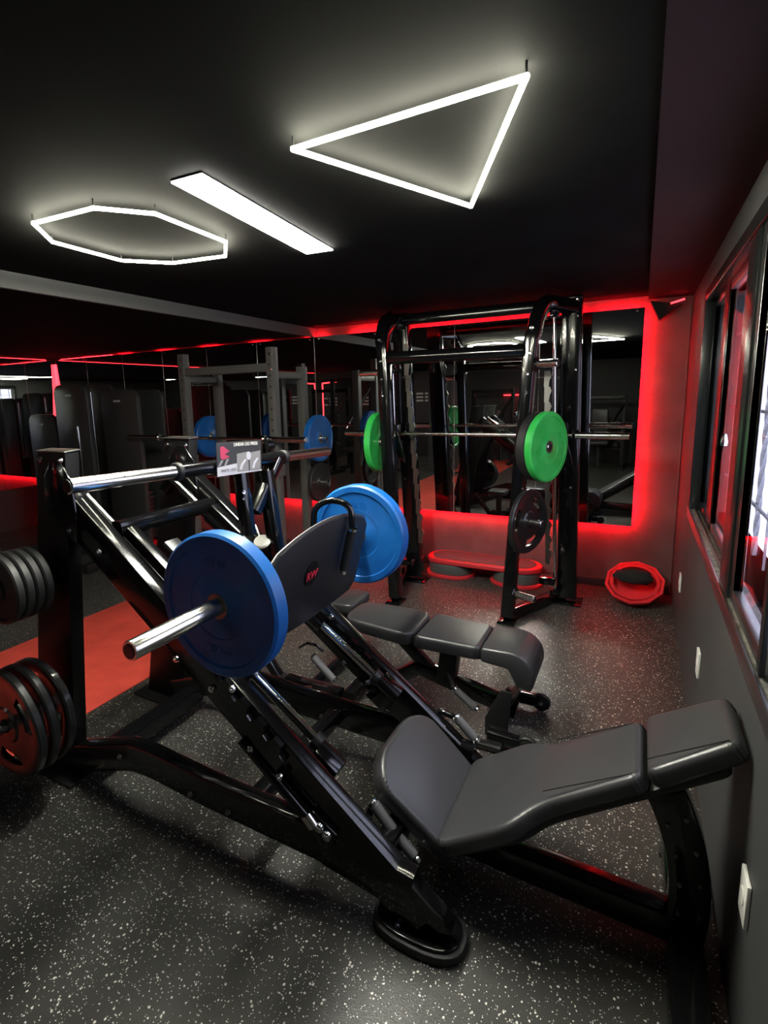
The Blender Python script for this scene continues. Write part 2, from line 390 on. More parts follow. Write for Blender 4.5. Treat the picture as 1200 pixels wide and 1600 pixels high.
MB().prism(q, (0, 0, .004)).build('diffuser', 'panel_lamp', t)
MB().prism([p+(p-c).normalized()*.006*.4+Vector((0, 0, .004)) for p in q], (0, 0, .006)).build('housing', 'satin', t)

for x_, y_, lab in ((-1.9, -2.5, 'small white light panel on the black ceiling behind the viewer, seen in the mirror'), (-5.3, -2.5, 'added fill light panel on the lower ceiling at the rear left of the gym')):  # rear left panel is an added fill, brightening the gym seen in the mirror
    zz = ZC-.03 if x_ > XBEAM else 2.19
    t = empty('ceiling_light', (x_, y_, zz+.025), lab, 'light')
    MB().box((x_-.35, y_-.05, zz), (x_+.35, y_+.05, zz+.006)).build('diffuser', 'dim_lamp', t)
    MB().box((x_-.355, y_-.055, zz+.006), (x_+.355, y_+.055, zz+.025)).build('housing', 'satin', t)
struct('trim_4', MB().box((XR-.016, YB-.03, .02), (XR-.004, YB-.018, 2.2), .003), 'wallback')
# ------------------------------------------------------------------ red runner
t = empty('floor_runner', (-3.06, 0, 0), 'red rubber runner strip on the black floor behind the leg press', 'mat')
MB().box((-3.63, YF+.3, .001), (-2.47, 2.72, .006), .002).build('mat_sheet', 'redmat', t)

# ================================================================== WEIGHT PLATES
def plate_proto(R, T, m, label, cat='weight plate', kind='bumper', hub=.0275):
    t = empty('weight_plate', (0, 0, 0), label, cat); h = T/2
    mb = MB()
    if kind == 'bumper':
        ring = R*.86
        prof = [(hub, -h*.8), (R*.25, -h*.8), (R*.27, -h*.72), (R*.46, -h*.72), (R*.47, -h*.80), (ring*.98, -h*.80), (ring, -h), (R-.008, -h), (R, -h+.008), (R, h-.008), (R-.008, h), (ring, h), (ring*.98, h*.80), (R*.47, h*.80), (R*.46, h*.72), (R*.27, h*.72), (R*.25, h*.8), (hub, h*.8), (hub, -h*.8)]
        mb.lathe(prof, n=64)
    elif kind == 'small':
        prof = [(hub, -h), (R*.3, -h), (R*.33, -h*.5), (R*.85, -h*.5), (R*.88, -h), (R-.006, -h), (R, -h+.006), (R, h-.006), (R-.006, h), (R*.88, h), (R*.85, h*.5), (R*.33, h*.5), (R*.3, h), (hub, h), (hub, -h)]
        mb.lathe(prof, n=40)
    else:   # grip plate: rounded polygon with three hand slots
        n_ = 72
        def rad(a): return R*(1-.035*(1-math.cos(3*a*1.0))**1/2*1.4)
        def ringv(f, z, abs_=None): return [mb.b.verts.new(((rad(2*math.pi*k/n_)*f if abs_ is None else abs_)*math.cos(2*math.pi*k/n_), (rad(2*math.pi*k/n_)*f if abs_ is None else abs_)*math.sin(2*math.pi*k/n_), z)) for k in range(n_)]
        def slot(k): a = (k/n_*3) % 1; return .28 < a < .72
        L = [ringv(0, -h, hub), ringv(.3, -h), ringv(.34, -h*.6), ringv(.56, -h*.6), ringv(.78, -h*.6), ringv(.84, -h), ringv(.97, -h), ringv(1, -h*.6), ringv(1, h*.6), ringv(.97, h), ringv(.84, h), ringv(.78, h*.6), ringv(.56, h*.6), ringv(.34, h*.6), ringv(.3, h), ringv(0, h, hub)]
        NL = len(L)
        for i in range(NL):
            A, B = L[i], L[(i+1) % NL]
            for k in range(n_):
                if i in (3, 11) and slot(k): continue
                mb.b.faces.new((A[k], A[(k+1) % n_], B[(k+1) % n_], B[k]))
        for k in range(n_):
            k2 = (k+1) % n_
            if slot(k):
                mb.b.faces.new((L[3][k], L[3][k2], L[12][k2], L[12][k])); mb.b.faces.new((L[4][k], L[4][k2], L[11][k2], L[11][k]))
                if not slot(k-1): mb.b.faces.new((L[3][k], L[4][k], L[11][k], L[12][k]))
                if not slot(k2 % n_): mb.b.faces.new((L[3][k2], L[4][k2], L[11][k2], L[12][k2]))
    mb.build('disc', m, t)
    MB().lathe([(hub-.0005, -h*.86), (hub+.012, -h*.86), (hub+.013, -h*.8), (hub+.013, h*.8), (hub+.012, h*.86), (hub-.0005, h*.86), (hub-.0005, -h*.86)], n=24).build('hub', 'steel_dark', t)
    return t
def axis_mat(p, axis, spin=0):
    q = Vector((0, 0, 1)).rotation_difference(Vector(axis).normalized()); return Matrix.Translation(Vector(p)) @ q.to_matrix().to_4x4() @ Matrix.Rotation(spin, 4, 'Z')
def put(t, p, axis, spin=0):
    mw_ = axis_mat(p, axis, spin); t.location = mw_.to_translation(); t.rotation_euler = mw_.to_euler(); return t
_protos = {}
def plate(kind, p, axis, label, group=None, spin=0):
    if kind not in _protos:
        a = {'blue': (.225, .062, 'blue', 'bumper'), 'green': (.225, .05, 'green', 'bumper'), 'black_big': (.222, .06, 'rubber', 'bumper'),
             'grip': (.222, .034, 'iron', 'grip'), 'small': (.135, .032, 'rubber', 'small'), 'blue_far': (.21, .06, 'blue', 'bumper'), 'black_mid': (.18, .04, 'rubber', 'small')}[kind]
        t = plate_proto(a[0], a[1], a[2], label, 'weight plate', a[3]); _protos[kind] = t
        if kind in ('blue', 'green', 'blue_far'):   # raised lettering on both faces
            R_, h = a[0], a[1]/2
            for sgn in (1, -1):
                for txt, ang in (('20 KG' if kind != 'green' else '10 KG', -90), ('20 KG' if kind != 'green' else '10 KG', 90)):
                    an = math.radians(ang); rr = R_*.66
                    text_mesh(txt, .034, (sgn*(rr*math.cos(an)), rr*math.sin(an), sgn*(h*.80)), (-math.sin(an)*sgn, math.cos(an), 0), (-math.cos(an)*sgn, -math.sin(an), 0), a[2], t, align='CENTER', ext=.002)
    else: t = copy_tree(_protos[kind])
    t['label'] = label
    if group: t['group'] = group
    elif 'group' in t: del t['group']
    return put(t, p, axis, spin)

# ================================================================== LEG PRESS
YN, YFa, YC = 1.24, 1.86, 1.55
lp = empty('leg_press', (-.9, YC, 0), 'large gloss black angled leg press machine in the foreground', 'exercise machine')
def N_(x, y, Y=YN-.03): p = PY(x, y, Y); return (p.x, p.z)
rail_hi = [N_(100, 764), N_(690, 1440)]
def sidepart(fn):   # build the same member on the near and the far side
    for Y in (YN, YFa): fn(Y)
def V(xz, Y): return Vector((xz[0], Y, xz[1]))
# rail
def mid(p, q, t=.5): return (p[0]+(q[0]-p[0])*t, p[1]+(q[1]-p[1])*t)
rt0, rt1 = N_(103, 766), N_(694, 1446)
dx, dz = rt1[0]-rt0[0], rt1[1]-rt0[1]; L_ = math.hypot(dx, dz); RD = Vector((dx/L_, 0, dz/L_)); RU = Vector((-RD.z, 0, RD.x))   # along the rail, and square to it (up)
if RU.z < 0: RU = -RU
def rail(Y):
    a, b_ = V(rt0, Y)-RU*.0725, V(rt1, Y)-RU*.0725
    MB().beam([a-RD*.02, b_-RD*.03], .06, .145, RU, .010).build('rail', 'gloss', lp)
    MB().cyl(V(rt0, Y)-RU*.012+Vector((0, 0, .004)), V(rt0, Y)-RU*.012+RD*.05, .02, 12, .004).build('rail_cap', 'satin', lp)
sidepart(rail)
# posts
pt = [N_(57, 706), N_(101, 708), N_(118, 1212), N_(66, 1228)]
def post(Y):
    base = pt[3:]; poly = [V(pt[0], Y-.03), V(pt[1], Y-.03), V((pt[2][0], 0.012), Y-.03), V((pt[3][0], 0.012), Y-.03)]
    MB().prism(poly, (0, .06, 0), .006).build('post', 'post', lp)
    a, b_ = V(pt[0], Y), V(pt[1], Y)
    MB().prism([a+Vector((-.003, -.034, 0)), b_+Vector((.003, -.034, 0)), b_+Vector((.003, .034, .004)), a+Vector((-.003, .034, .004))], (0, 0, .006), .002).build('top_plate', 'steel_dark', lp)
    for t_ in (.16, .86):
        p = a.lerp(b_, t_); bolt(p+Vector((0, -.032, -.028)), (0, -1, 0), .012, lp)
    pp = V((pt[2][0], .006), Y); qq = V((pt[3][0], .006), Y)
    MB().box((qq.x-.05, Y-.09, 0), (pp.x+.05, Y+.07, .012), .004).build('foot_plate', 'satin', lp)
sidepart(post)
# gusset arch between post and rail top
def gus(Y):
    a = V(N_(85, 722), Y-.034); 
    poly = [V(N_(72, 745), Y-.040), V(N_(82, 720), Y-.040), V(N_(95, 720), Y-.040), V(N_(113, 750), Y-.040), V(N_(122, 800), Y-.040), V(N_(124, 850), Y-.040), V(N_(74, 800), Y-.040)]
    MB().prism(poly, (0, .01, 0), .003).build('gusset', 'gloss', lp)
    for x, y in ((112, 828), (158, 862)): bolt(V(N_(x, y), Y-.036), (0, -1, 0), .012, lp, 'steel_dark')
sidepart(gus)
# lower frame tubes
bb = [N_(100, 1186), N_(200, 1184), N_(232, 1196), N_(320, 1241), N_(430, 1292), N_(560, 1352), N_(640, 1400)]
def base(Y):
    MB().beam([V(p, Y) for p in bb], .062, .122, (0, 0, 1), .014).build('base_tube', 'gloss', lp)
    for x, y in ((298, 1240), (357, 1268), (188, 1182)): bolt(V(N_(x, y), Y-.031), (0, -1, 0), .011, lp, 'steel_dark')
sidepart(base)
# front shoe: solid wedge side plate plus rubber foot
def shoe(Y):
    poly = [V(N_(520, 1290), Y-.026), V(N_(560, 1300), Y-.026), V(N_(690, 1440), Y-.026), V(N_(704, 1466), Y-.026), V(N_(640, 1452), Y-.026), V(N_(597, 1412), Y-.026), V(N_(500, 1352), Y-.026)]
    MB().prism(poly, (0, .052, 0), .006).build('front_web', 'gloss', lp)
    c0 = PZ(655, 1455, 0); c0.y = Y+.02
    out = []
    for k in range(28):
        a = 2*math.pi*k/28; r_ = 1.0; ex = .145; ey = .085
        cx_, cy_ = math.cos(a), math.sin(a)
        out.append(Vector((c0.x+ex*math.copysign(abs(cx_)**.75, cx_), c0.y+ey*math.copysign(abs(cy_)**.75, cy_), .002)))
    MB().prism(out, (0, 0, .03), .006, 2).build('rubber_foot', 'rubber', lp)
    MB().prism([Vector((c0.x+(p.x-c0.x)*.9, c0.y+(p.y-c0.y)*.88, .032)) for p in out], (0, 0, .012), .004).build('foot_plate', 'gloss', lp)
    bolt((c0.x-.05, c0.y-.05, .044), (0, 0, 1), .009, lp, 'bright')
sidepart(shoe)
# guide rods (inside the rails) with stops
YRn, YRf = YN+.085, YFa-.085
ra, rb = PY(138, 778, YRn), PY(497, 1160, YRn)
def rod(Y):
    a = Vector((ra.x, Y, ra.z)); b_ = Vector((rb.x, Y, rb.z))
    d = (b_-a).normalized()
    MB().cyl(a-d*.05, b_, .0165, 20, .002).build('guide_rod', 'bright', lp)
    MB().cyl(b_-d*.02, b_+d*.012, .030, 20, .003).build('stop_collar', 'satin', lp)
    MB().cyl(b_, b_+d*.11, .024, 18, .003).build('rod_stop', 'gloss', lp)
    s_ = -1 if Y < YC else 1
    p = b_+d*.06
    MB().prism([p+RU*.02+d*.05, p+RU*.02-d*.05, p-RU*.11-d*.05, p-RU*.11+d*.05], (0, s_*.05, 0), .006).build('rod_bracket', 'gloss', lp)
    a2 = a-d*.03
    MB().prism([a2+RU*.02+d*.02, a2+RU*.02-d*.03, a2-RU*.10-d*.03, a2-RU*.10+d*.02], (0, s_*.05, 0), .004).build('rod_bracket', 'gloss', lp)
rod(YRn); rod(YRf)
RO = Vector((ra.x, 0, ra.z)); DR = (Vector((rb.x, 0, rb.z))-RO).normalized(); UR = Vector((-DR.z, 0, DR.x))
if UR.z < 0: UR = -UR
def onrod(X, up=0): t_ = (X-RO.x)/DR.x; p = RO+DR*t_+UR*up; return (p.x, p.z)
# cross members between both sides
c1 = N_(150, 830)
MB().beam([(onrod(-1.86)[0], YN+.03, onrod(-1.86)[1]-.08), (onrod(-1.86)[0], YFa-.03, onrod(-1.86)[1]-.08)], .05, .05, (0, 0, 1)).build('cross_member', 'gloss', lp)
MB().beam([(-1.12, YN+.03, .21), (-1.12, YFa-.03, .21)], .06, .06, (0, 0, 1)).build('cross_member', 'gloss', lp)
MB().beam([(-.62, YN+.03, .22), (-.62, YFa-.03, .22)], .06, .08, (0, 0, 1)).build('cross_member', 'gloss', lp)
MB().beam([(-1.97, YN+.03, .10), (-1.97, YFa-.03, .10)], .08, .08, (0, 0, 1)).build('cross_member', 'gloss', lp)
# adjustable catch rail on the near and far rail: toothed strip, strut with bright bolts
def catch(Y, s_):
    pts = []
    a = V(N_(300, 1012), Y); b_ = V(N_(445, 1190), Y); d = (b_-a).normalized(); nrm = RU
    L2 = (b_-a).length; nT = 6
    up_ = [a+nrm*.035]
    for k in range(nT):
        t0 = L2*k/nT; up_ += [a+d*(t0+.008)+nrm*.055, a+d*(t0+L2/nT*.55)+nrm*.055, a+d*(t0+L2/nT*.7)+nrm*.025, a+d*(t0+L2/nT*.97)+nrm*.022]
    poly = up_+[b_+nrm*.03, b_-nrm*.03, a-nrm*.03]
    MB().prism([p+Vector((0, s_*.034, 0)) for p in poly], (0, s_*.02, 0)).build('catch_rail', 'gloss', lp)
    for x, y in ((285, 1024), (340, 1070), (372, 1070), (400, 1162), (445, 1205)):
        bolt(V(N_(x, y), Y+s_*.056), (0, s_, 0), .013, lp)
catch(YN, -1); catch(YFa, -1)
st0, st1 = V(N_(384, 1150), YN-.05), V(N_(490, 1276), YN-.05)
MB().tube([st0, st1], .017, 14, (0, 1, 0)).build('strut', 'gloss', lp)
MB().cyl(st1-Vector((.015, 0, -.02)), st1+(st1-st0).normalized()*.02, .02, 14, .003).build('strut_end', 'bright', lp)
for x, y in ((503, 1287), (515, 1300)): bolt(V(N_(x, y), YN-.045), (0, -1, 0), .017, lp)
MB().prism([V(N_(480, 1268), YN-.045), V(N_(492, 1262), YN-.045), V(N_(530, 1300), YN-.045), V(N_(520, 1322), YN-.045), V(N_(506, 1320), YN-.045)], (0, .02, 0), .002).build('strut_bracket', 'gloss', lp)

# --- sled
HX, HZ = -1.085, .993
sled = MB()
def bear(Y):
    a, b_ = onrod(-1.74), onrod(-1.46)
    MB().cyl(V(a, Y), V(b_, Y), .034, 20, .004).build('bearing_sleeve', 'gloss', lp)
    a, b_ = onrod(-1.40), onrod(-1.14)
    MB().cyl(V(a, Y), V(b_, Y), .034, 20, .004).build('bearing_sleeve', 'gloss', lp)
    a, b_ = onrod(-1.74, .045), onrod(-1.14, .045)
    MB().beam([V(a, Y), V(b_, Y)], .05, .045, UR, .01).build('sled_side', 'gloss', lp)
    p = onrod(-1.2, .06)
    MB().beam([V(p, Y), V((HX-.02, HZ), Y)], .05, .07, (1, 0, 0), .01).build('horn_post', 'gloss', lp)
bear(YRn); bear(YRf)
x_ = onrod(-1.77, .03)
MB().beam([V(x_, YRn-.03), V(x_, YRf+.03)], .055, .06, (0, 0, 1), .012).build('sled_crossbar', 'gloss', lp)
MB().beam([V(onrod(-1.34, .045), YRn), V(onrod(-1.34, .045), YRf)], .05, .05, (0, 0, 1), .012).build('sled_crossbar', 'gloss', lp)
MB().beam([V(onrod(-1.66, .02), YC-.10), V(onrod(-1.2, .02), YC-.10)], .075, .045, UR, .01).build('centre_tube', 'satin', lp)
MB().box((HX-.03, YRn-.02, HZ-.035), (HX+.03, YRf+.02, HZ+.035), .01).build('horn_carrier', 'gloss', lp)
# plate horns (near and far) on the sled
for y0, y1 in ((YRn-.02, .80), (YRf+.02, 2.36)):
    s_ = 1 if y1 > y0 else -1
    h_ = MB().lathe([(0, 0), (.0265, 0), (.0265, abs(y1-y0)-.003), (.025, abs(y1-y0)), (0, abs(y1-y0)+.0001)], (HX, y0, HZ), (0, s_, 0), 28).build('plate_horn', 'chrome', lp)
    MB().lathe([(.021, 0), (.019, .003), (0, .004)], (HX, y1, HZ), (0, s_, 0), 20).build('horn_cap', 'iron', h_)
    MB().cyl((HX, y0+s_*.015, HZ), (HX, y0+s_*.03, HZ), .045, 24, .003).build('horn_flange', 'gloss', h_)
    MB().cyl((HX+.0, y1-s_*.07, HZ+.0215), (HX, y1-s_*.07, HZ+.0245), .004, 8).build('pin_hole', 'iron', h_)
# top storage bar with chrome horns
tb0, tb1, tb2, tb3 = [PX(x, y, -1.4) for x, y in ((105, 760), (277, 737), (442, 714), (512, 705))]
for a, b_ in ((tb1, tb0), (tb2, tb3)):
    h_ = MB().cyl(a, b_, .0225, 28, .003).build('storage_horn', 'chrome', lp)
    d = (b_-a).normalized()
    MB().cyl(b_, b_+d*.002, .019, 20).build('horn_cap', 'iron', h_)
    MB().cyl(a-d*.01, a+d*.014, .032, 24, .004).build('horn_collar', 'rubber', h_)
MB().cyl(tb1, tb2, .026, 24).build('top_bar', 'gloss', lp)
# foot plate
fb, ft = Vector((-1.055, 0, .79)), Vector((-.965, 0, 1.14))
fu = (ft-fb).normalized(); fn = Vector((fu.z, 0, -fu.x))
y0_, y1_ = 1.24, 1.90
poly = []
nn = 16
H_ = (ft-fb).length
for k in range(nn+1):
    t_ = k/nn; y_ = y0_+(y1_-y0_)*t_; hgt = H_-.05+.075*math.sin(math.pi*t_)**.8
    if k == 0 or k == nn: hgt -= .02
    poly.append(fb+fu*hgt+Vector((0, y_, 0)))
for k in range(9):
    t_ = k/8; y_ = y1_-.04-(y1_-y0_-.08)*t_; poly.append(fb+fu*(-.012*math.sin(math.pi*t_))+Vector((0, y_, 0)))
poly.append(fb+fu*.04+Vector((0, y0_, 0))); poly.insert(nn+1, fb+fu*.04+Vector((0, y1_, 0)))
fp = MB().prism(poly, -fn*.016, .003).build('footplate', 'textured', lp)
MB().sweep([p+fn*.000-fn*.008 for p in poly[:nn+1]], [(.0085, .003), (-.0085, .003), (-.0085, -.002), (.0085, -.002)], (1, 0, 0)).build('edge_trim', 'steel_dark', fp)
# oval badge with red letters
bc = fb+fu*.20+Vector((0, 1.50, 0))+fn*.001
oval = [bc+Vector((0, 1, 0))*(.042*math.cos(2*math.pi*k/32))+fu*(.048*math.sin(2*math.pi*k/32)) for k in range(32)]
bd = MB().prism(oval, fn*.003).build('badge', 'post', fp); bd['label'] = 'black oval badge with red letters'
text_mesh('RW', .042, bc+fn*.0045-fu*.018+Vector((0, -.0, 0)), (0, 1, 0), fu, 'logo_red', fp, 'badge_lettering', 'CENTER', .0008, .0012)
# bent grab handle on the plate
hb = [PX(546, 880, -1.02) , PX(548, 832, -.965)]
hy = 1.70
P0 = fb+fu*.16+fn*.03; P1 = fb+fu*.33+fn*.03
pts = [Vector((P1.x, hy, P1.z))]
c0 = Vector((P1.x, hy, P1.z))
arc = []
for k in range(13):
    a = math.pi*k/12; arc.append(Vector((P1.x-.065+.065*math.cos(a), hy-.06*(1-math.cos(a))/2*1.0, P1.z+.06+.055*math.sin(a))))
end = arc[-1]
hd = MB().tube([Vector((P0.x, hy, P0.z)), Vector((P1.x, hy, P1.z))]+arc+[Vector((end.x-.01, end.y, end.z-.12))], .0125, 14, (0, 1, 0)).build('grab_handle', 'gloss', lp)
MB().cyl((P0.x, hy, P0.z), (P1.x, hy, P1.z), .018, 18, .003).build('handle_grip', 'rubber', hd)
dd = (P1-P0).normalized()
MB().lathe([(.0126, 0), (.022, 0), (.022, .01), (.0126, .012)], (P1.x, hy, P1.z), dd, 20).build('chrome_ring', 'bright', hd)
MB().cyl(Vector((P0.x, hy, P0.z))-dd*.016, Vector((P0.x, hy, P0.z)), .012, 12, .002).build('end_bolt', 'bright', hd)
# placard on the top bar
pc = [PX(x, y, -1.365) for x, y in ((340, 745), (409, 735), (405, 686), (337, 692))]
ex = (pc[1]-pc[0]).normalized(); ey = (pc[3]-pc[0]); ey = (ey-ex*ey.dot(ex)).normalized(); ez = ex.cross(ey)
W_ = (pc[1]-pc[0]).length; H2 = (pc[3]-pc[0]).length
def pq(u, v, z=0): return pc[0]+ex*(u*W_)+ey*(v*H2)+ez*z
pl_ = MB().prism([pq(0.03, 0), pq(.97, 0), pq(1, .03), pq(1, 1), pq(0, 1), pq(0, .03)], -ez*.003).build('placard', 'sign_dark', lp)
pl_['label'] = 'instruction placard with pink muscle figure and two small pictures'
MB().prism([pq(0, 0), pq(1, 0), pq(1, .04), pq(.42, .06), pq(.42, .33), pq(0, .27)], ez*.0006).build('white_band', 'sign_white', pl_)
for u0 in (.42, .71):
    MB().prism([pq(u0, .06), pq(u0+.26, .06), pq(u0+.26, .66), pq(u0, .62)], ez*.001).build('picture', 'sign_grey', pl_)
    MB().prism([pq(u0+.05, .14, .001), pq(u0+.10, .10, .001), pq(u0+.13, .25, .001), pq(u0+.22, .42, .001), pq(u0+.18, .44, .001), pq(u0+.09, .3, .001)], ez*.0005).build('figure', 'sign_white', pl_)
MB().prism([pq(.685+.055*math.cos(a*math.pi/8), .53+.13*math.sin(a*math.pi/8), .001) for a in range(16)], ez*.0006).build('round_mark', 'sign_white', pl_)
MB().prism([pq(.07, .55), pq(.13, .48), pq(.2, .52), pq(.27, .56), pq(.16, .64), pq(.26, .72), pq(.14, .88), pq(.07, .86)], ez*.001).build('figure', 'pink', pl_)
MB().prism([pq(.02, .3), pq(.06, .3), pq(.13, .46), pq(.09, .48)], ez*.001).prism([pq(.14, .28), pq(.18, .3), pq(.25, .5), pq(.2, .5)], ez*.001).build('figure_legs', 'sign_grey', pl_)
text_mesh('LINEAR LEG PRESS', W_*.068, pq(.36, .86, .001), ex, ey, 'white', pl_, 'lettering', 'LEFT', .0004, .0002)
text_mesh('PARTS: LEGS', W_*.06, pq(.07, .11, .001), ex, ey, 'sign_dark', pl_, 'lettering', 'LEFT', .0004)
for z in (1.26, 1.235): bolt((-1.375, 1.60, z-.02), (1, -.6, 0), .009, lp)

a = PX(376, 738, -1.4); MB().beam([a, Vector((a.x+.02, a.y, 1.06))], .05, .05, (1, 0, 0), .008).build('bar_post', 'gloss', lp)
a = PX(432, 718, -1.4); b_ = PX(396, 800, -1.4); MB().beam([a, b_], .045, .06, (1, 0, 0), .008).build('bar_brace', 'gloss', lp)
a = PX(340, 730, -1.4); MB().beam([Vector((-1.4, YRf, 1.30)), Vector((onrod(-1.35)[0], YRf, onrod(-1.35)[1]+.02))], .05, .06, (1, 0, 0), .008).build('bar_post', 'gloss', lp)
k0, k1 = PY(399, 822, 1.78), PY(410, 848, 1.74)
kn = MB().cyl(k0, k1, .008, 12).build('knob_stem', 'bright', lp)
MB().lathe([(0, 0), (.034, 0), (.038, .006), (.034, .014), (0, .018)], k1, (.2, -.5, .85), 24).build('knob', 'white', kn)
# --- seat, backrest, headrest
def pad(name, frame, outline, th, parent, m='vinyl', bev=.018, dome=.0):
    """outline in (u, v) on frame (origin, U, V, N)"""
    O, U, Vv, Nn = frame
    mb = MB()
    mb.prism([O+U*u+Vv*v for u, v in outline], Nn*th, bev, 4)
    return mb.build(name, m, parent, 50)
def rnd(poly, r, n=5):
    out = []; N = len(poly)
    for i in range(N):
        p = Vector((*poly[i], 0)); a = Vector((*poly[i-1], 0)); c = Vector((*poly[(i+1) % N], 0))
        rr = r[i] if isinstance(r, (list, tuple)) else r
        da, dc = (a-p), (c-p); rr = min(rr, da.length*.45, dc.length*.45); s0 = p+da.normalized()*rr; s1 = p+dc.normalized()*rr
        for k in range(n+1):
            t_ = k/n; q_ = s0*(1-t_)**2+p*2*t_*(1-t_)+s1*t_**2; out.append((q_.x, q_.y))
    return out
Yv = Vector((0, 1, 0))
sb, st_ = Vector((-.49, YC, .16)), Vector((-.70, YC, .335))
sU = (st_-sb).normalized(); sN = Vector((sU.z*-1, 0, sU.x)); sN = sN if sN.z > 0 else -sN
out = rnd([(-.03, -.19), (.27, -.215), (.335, -.12), (.335, .12), (.27, .215), (-.03, .19)], [.03, .08, .07, .07, .08, .03], 6)
seat = pad('seat', (sb, sU, Yv, sN), out, .065, lp)
bb_, bt_ = Vector((-.45, YC, .20)), Vector((.05, YC, .545))
bU = (bt_-bb_).normalized(); bN = Vector((-bU.z, 0, bU.x))
out = rnd([(-.01, -.215), (.25, -.215), (.34, -.15), (.645, -.14), (.645, .14), (.34, .15), (.25, .215), (-.01, .215)], [.04, .06, .08, .035, .035, .08, .06, .04], 5)
back = pad('backrest', (bb_, bU, Yv, bN), out, .055, lp, bev=.018)
out = rnd([(.66, -.14), (.895, -.115), (.895, .115), (.66, .14)], .03, 4)
pad('headrest', (bb_, bU, Yv, bN), out, .058, lp, bev=.018)
# plastic backing and frame beneath
out = rnd([(.02, -.18), (.25, -.18), (.34, -.13), (.84, -.11), (.84, .11), (.34, .13), (.25, .18), (.02, .18)], .03, 3)
MB().prism([bb_-bN*.022+bU*u+Yv*v for u, v in out], bN*.02, .004).build('back_board', 'rubber', lp)
MB().beam([bb_-bN*.05, bb_+bU*.62-bN*.05], .06, .05, bN, .01).build('back_tube', 'gloss', lp)
out = rnd([(.0, -.16), (.25, -.16), (.31, 0), (.25, .16), (.0, .16)], .03, 3)
MB().prism([sb-sN*.017+sU*u+Yv*v for u, v in out], sN*.016, .003).build('seat_board', 'rubber', lp)
MB().beam([sb+sU*.12-sN*.03, Vector((-.5, YC, .12))], .06, .06, (1, 0, 0)).build('seat_bracket', 'gloss', lp)
# piping seams on head and back pads
for u in (.012,):
    pass
def seam(u0, v0, u1, v1, h):
    MB().tube([bb_+bU*u0+Yv*v0+bN*h, bb_+bU*u1+Yv*v1+bN*(h-.02)], .0018, 6, bN).build('piping', 'rubber', back)
seam(.68, -.118, .875, -.098, .0795); seam(.37, -.128, .625, -.12, .0745); seam(.37, .128, .625, .12, .0745)
# centre beam and adjuster arc
cb = [Vector((-.66, YC, .17)), PY(700, 1322, YC), PY(830, 1352, YC), PY(960, 1405, YC)]
cb = [Vector((-.64, YC, .12)), Vector((-.30, YC, .10)), Vector((.16, YC, .085))]
MB().beam(cb, .08, .09, (0, 0, 1), .012).build('centre_beam', 'gloss', lp)
ar = []
pv = Vector((-.52, YC, .18))
for k in range(11):
    a = math.radians(27-38*k/10); ar.append(pv+Vector((math.cos(a), 0, math.sin(a)))*.765)
for k in range(10, -1, -1):
    a = math.radians(27-38*k/10); ar.append(pv+Vector((math.cos(a), 0, math.sin(a)))*(.665))
ar = [Vector((p.x, YC-.035, max(p.z, .05))) for p in ar]
aro = MB().prism(ar, (0, .07, 0), .004).build('adjuster_arc', 'gloss', lp)
for k in range(5):
    a = math.radians(20-7.5*k)
    for r_ in (.69, .74): 
        bolt(pv+Vector((math.cos(a+.02*(r_ > .7)), 0, math.sin(a+.02*(r_ > .7))))*r_+Vector((0, -.034, 0)), (0, -1, 0), .006, aro, 'steel_dark')
MB().beam([(.19, 1.22, .055), (.19, 1.9, .055)], .09, .09, (0, 0, 1), .012).build('rear_foot_bar', 'gloss', lp)
for y_ in (1.22, 1.9): MB().box((.14, y_-.03, 0), (.25, y_+.03, .02), .004).build('rubber_foot', 'rubber', lp)
bolt(pv+Vector((math.cos(.48), 0, math.sin(.48)))*.70+Vector((0, 0, 0.0)), (0, -1, .3), .01, lp, 'red_plastic')
# side handles
def handle(pts, Y, g0, g1, g2=None):
    hd = MB().tube(pts, .0115, 14, (0, 1, 0)).build('side_handle', 'gloss', lp)
    d = (Vector(g1)-Vector(g0)).normalized()
    MB().cyl(g0, g1, .0185, 18, .003).build('handle_grip', 'grip', hd)
    MB().cyl(Vector(g0)-d*.012, g0, .0195, 18, .003).build('grip_collar', 'bright', hd)
    if g2 is not None:
        MB().cyl(g1, g2, .017, 18, .003).build('handle_grip', 'grip', hd)
        MB().cyl(g2, Vector(g2)+d*.02, .0185, 18, .004).build('grip_collar', 'bright', hd)
    else: MB().cyl(g1, Vector(g1)+d*.016, .0195, 18, .003).build('grip_collar', 'bright', hd)
yh = YN+.085
a, b_, c = PY(584, 1256, yh), PY(618, 1303, yh), PY(648, 1338, yh)
handle([(-.68, YN+.02, a.z-.07), (-.70, yh, a.z-.03), a, c], yh, a, b_, c)
yh = YFa+.03
a, b_ = PY(714, 1122, yh), PY(742, 1154, yh)
handle([(a.x-.13, YFa+.02, a.z-.03), (a.x-.07, yh, a.z+.012), a, b_], yh, a, b_)
# weight storage pegs on the near post
for px_, pz_, L3 in ((-2.075, .925, .36), (-2.11, .375, .36)):
    h_ = MB().cyl((px_, YN-.03, pz_), (px_, YN-.03-L3, pz_), .024, 24, .003).build('storage_peg', 'chrome', lp)
    MB().cyl((px_, YN-.03, pz_), (px_, YN-.045, pz_), .045, 20, .003).build('peg_flange', 'gloss', h_)

